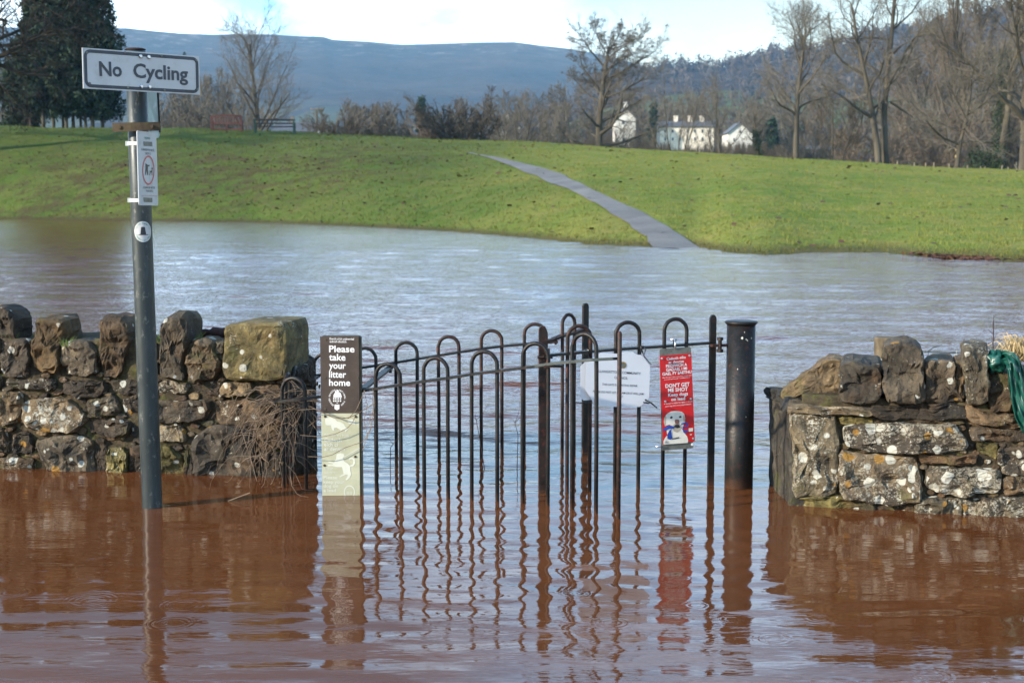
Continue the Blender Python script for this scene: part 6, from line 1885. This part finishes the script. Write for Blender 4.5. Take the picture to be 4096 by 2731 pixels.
# barbed wire
b = MB(); zs = [(1040, 262), (1200, 268), (1330, 278), (1480, 282), (1650, 285), (1750, 290), (2100, 300)]
pts = [at(*c8(p), 5.98) for p in zs]; dense = []
for p, q in zip(pts[:-1], pts[1:]):
    for k in range(14): dense.append(p.lerp(q, k / 14))
for ph in (0, math.pi): b.tube([p + Vector((0, math.cos(i * 1.1 + ph), math.sin(i * 1.1 + ph))) * .0022 for i, p in enumerate(dense)], .0014, 4)
for x, y in ((1245, 274), (1320, 277), (1440, 281), (1700, 287)):
    q = at(*c8((x, y)), 5.98)
    for k in range(4):
        d = Vector((R.uniform(-.3, .3), R.uniform(-.6, .6), R.choice((-1, 1)))).normalized(); b.tube([q - d * .003, q + d * .014], [.0013, .0006], 4)
q0 = at(*c8((1225, 282)), 5.98); b.tube([q0, at(*c8((1250, 262)), 5.97), at(*c8((1275, 245)), 5.97), at(*c8((1338, 226)), 5.97)], .0020, 5)
b.thing('barbed_wire', MT['wire'], pts[0], 'barbed wire strand running right from the wooden post', 'wire')
# thin bare twig
b = MB(); y = 5.55
st = [c8(p) for p in [(1693, 330), (1694, 280), (1693, 220), (1697, 150), (1696, 80), (1699, 15)]]
b.tube([at(*p, y) for p in st], [.003, .0028, .0024, .002, .0015, .0008], 5)
for (x0, y0), (x1, y1) in (((1694, 270), (1650, 240)), ((1693, 215), (1675, 190)), ((1694, 190), (1716, 160)), ((1695, 150), (1655, 108)), ((1696, 130), (1708, 118)), ((1697, 90), (1686, 70)), ((1694, 240), (1704, 226))):
    b.tube([at(*c8((x0, y0)), y), at(*c8(((x0 + x1) / 2, (y0 + y1) / 2 + 4)), y - .01), at(*c8((x1, y1)), y)], [.0013, .001, .0005], 4)
b.thing('bare_sapling', MT['rotten'], at(*st[0], y), 'thin bare sapling standing above the right wall by the bag', 'sapling')
# dry grass clump
b = MB(); c = at(*c8((1880, 340)), 5.62)
for k in range(190):
    a = R.uniform(0, 6.283); ln = R.uniform(.07, .17); d = Vector((math.cos(a) * R.uniform(.3, 1), math.sin(a) * .6, R.uniform(.2, .9))).normalized()
    p = c + Vector((R.uniform(-.04, .09), R.uniform(-.04, .05), 0)); e = p + d * ln; m2 = p.lerp(e, .6) + Vector((0, 0, .03)); e.z -= .035
    b.tube([p, m2, e], [.0022, .0018, .0007], 3, cap=False)
b.thing('dry_grass_clump', MT['dry_grass'], c, 'straw-coloured dry grass clump on the right wall behind the bag', 'grass')
# rotten branch lying on the left wall
b = MB(); p0, p1 = LP.hit(*c5((1255, 318)), -.20), LP.hit(*c5((1520, 305)), -.20); pts = []
for k in range(13):
    t = k / 12; pts.append(p0.lerp(p1, t) + Vector((0, R.uniform(-.004, .004), .012 * math.sin(t * 3.1) + R.uniform(-.004, .004))))
b.tube(pts, [.012 + .008 * math.sin(math.pi * min(1, k / 6 + .1)) + R.uniform(0, .005) if k < 7 else .021 + R.uniform(0, .004) for k in range(13)], 9)
b.thing('rotten_branch', MT['rotten'], p0, 'dark rotten branch lying on the left wall beside the square block', 'branch', smooth=True)
# grass tufts on the left wall
for x, y, n, lab in ((75, 335, 26, 'small green grass tuft by the leftmost coping stone'), (440, 372, 34, 'bright green grass tuft right of the second coping stone from the left'), (1048, 345, 24, 'small grass tuft just left of the tall rounded coping stone'), (1320, 342, 14, 'sparse grass blades before the rotten branch')):
    c = LP.hit(*c5((x, y)), -.02 if n != 34 else .02); b = MB()
    for k in range(n):
        p = c + LP.u * R.uniform(-.025, .025) + Vector((0, R.uniform(-.01, .02), -.01)); d = Vector((R.uniform(-.6, .6), R.uniform(-.6, .2), 1)).normalized() * R.uniform(.025, .055)
        b.tube([p, p + d * .6, p + d + Vector((d.x * .3, 0, -.006))], [.0014, .0011, .0004], 3, cap=False)
    b.thing('grass_tuft', MT['wall_grass'], c, lab, 'grass', 'grass tufts growing on the left wall')
# dead creeper tangled in the railing at its left end
def creeper():
    rn = random.Random(12); b = MB(); fine = MB()
    root = empty('dead_creeper', (fb[0].x, fb[0].y, 0), 'tangle of dry brown creeper stems hanging on the left end of the railing', 'creeper')
    def strand(p, d, ln, r, n=9, droop=.9, wig=.28, tgt=fine):
        pts = [p.copy()]; d = d.normalized()
        for k in range(n):
            d = (d + Vector((rn.gauss(0, wig), rn.gauss(0, wig * .6), rn.gauss(0, wig) - droop * .28))).normalized()
            q = pts[-1] + d * ln / n
            if q.z < .004: q.z = .004 + rn.uniform(0, .004)
            pts.append(q)
        tgt.tube(pts, [r * (1 - .6 * k / n) for k in range(n + 1)], 4, cap=False); return pts
    for k in range(72):
        px = rn.uniform(1085, 1250); py = rn.uniform(1555, 1640); p = at(px, py, rn.uniform(fb[0].y - .01, fb[0].y + .26))
        d = Vector((rn.gauss(-.35, .6), rn.gauss(-.2, .4), rn.uniform(-.4, .7))); ln = rn.uniform(.18, .46)
        pts = strand(p, d, ln, rn.uniform(.0008, .0020))
        if rn.random() < .6:
            q = pts[rn.randint(3, 7)]; strand(q, Vector((rn.gauss(0, 1), rn.gauss(0, .5), rn.gauss(-.2, .6))), rn.uniform(.06, .18), .0011, 6)
    for k in range(34):
        px = rn.uniform(1020, 1200); py = rn.uniform(1650, 1850); p = at(px, py, fb[0].y - .03 + rn.uniform(-.05, .08))
        strand(p, Vector((rn.gauss(-.2, .8), rn.gauss(0, .3), rn.gauss(0, .5))), rn.uniform(.10, .28), rn.uniform(.0009, .0018), 7)
    fine.build('stems', MT['dry_stem'], root)
    def line(pxs, Y, r, nm):
        c = MB(); c.tube([at(x, y, Y) for x, y in pxs], r, 5, cap=False); c.build(nm, MT['dry_stem'], root)
    yf = 5.505
    line([(1240, 1625), (1290, 1650), (1330, 1668), (1365, 1675), (1400, 1668), (1430, 1655), (1470, 1630), (1500, 1610)], yf, .0016, 'runner')
    line([(1190, 1640), (1260, 1635), (1300, 1655), (1345, 1667), (1395, 1672), (1425, 1640), (1432, 1625), (1460, 1560)], yf - .006, .0014, 'runner')
    line([(1200, 1740), (1286, 1747), (1340, 1735), (1385, 1715), (1410, 1690), (1422, 1662)], yf, .0013, 'runner')
    line([(1230, 1825), (1290, 1828), (1330, 1818), (1380, 1790), (1420, 1776), (1450, 1768), (1480, 1720), (1495, 1650), (1490, 1590)], yf, .0013, 'runner')
    line([(928, 1579), (938, 1630), (960, 1700), (985, 1780), (1008, 1850), (1028, 1925)], fb[0].y - .10, .0016, 'runner')
    line([(1000, 1970), (960, 1985), (912, 2003)], 5.42, .0022, 'runner')
    line([(1455, 1560), (1470, 1620), (1455, 1680), (1470, 1740), (1450, 1800)], yf, .0011, 'runner'); line([(1490, 1550), (1500, 1620), (1475, 1690), (1490, 1700), (1465, 1760)], yf, .0010, 'runner')
    for px, py in ((1268, 1535), (1277, 1545), (1130, 1855), (1095, 1868), (967, 1967), (1255, 1785)):
        c = MB(); q = at(px, py, fb[0].y - .05); n = 6
        c.tube([q + Vector((0, 0, -.008)), q, q + Vector((.003, 0, .009))], [.002, .006, .002], 6); c.build('seed_head', MT['rust_band'], root, smooth=True)
creeper()
# dead weed stems standing in the water inside the gate
for i, (pts_, lab) in enumerate(([[(1940, 1850), (1920, 1760), (1905, 1680), (1900, 1655)], 'thin dead weed stem rising inside the railing left of its middle'], [[(2068, 1800), (2072, 1740), (2060, 1690), (2075, 1650), (2078, 1610)], 'thin dead weed stem standing in the water behind the middle hoops'],
                                 [[(1560, 1820), (1562, 1790), (1572, 1775), (1580, 1778)], 'short hooked weed stem in the water near the litter post'])):
    b = MB(); y = 6.1; P = [at(*p, y) for p in pts_]; P[0].z = -.02
    b.tube(P, [.0018, .0015, .0012, .0009, .0007][:len(P)], 4)
    q = P[len(P) // 2]; b.tube([q, q + Vector((.03, 0, .03)), q + Vector((.05, 0, .07))], [.0012, .001, .0006], 4); b.tube([q, q + Vector((-.02, 0, .025))], [.0012, .0006], 4)
    b.thing('weed_stem', MT['rotten'], P[0], lab, 'weed', 'dead weeds in the flood')

# line of flotsam where the flood meets the right-hand grass
V = []; rg = np.random.default_rng(31)
for i in range(420):
    q = rg.normal(3830, 75); Yv = float(np.interp(q, sq, sdist)) + rg.normal(0.05, 0.10); X = (q - CX) * Yv * CP / F; z = max(0.0, ground(X, Yv)) + 0.02
    a = rg.uniform(0, 6.28); l = rg.uniform(.03, .11); w = rg.uniform(.008, .03); c = np.array([X, Yv, z]); d = np.array([math.cos(a) * l, math.sin(a) * l, rg.uniform(0, .03)]); n = np.array([-math.sin(a) * w, math.cos(a) * w, rg.uniform(-.01, .02)])
    V += [c - d - n, c + d, c + n * 1.5 + np.array([0, 0, .02])]
o = np_mesh('flood_debris', np.array(V), np.arange(len(V)).reshape(-1, 3), MT['leaf_litter']); tag(o, 'reddish leaves and twigs washed up along the right-hand shore', kind='stuff')
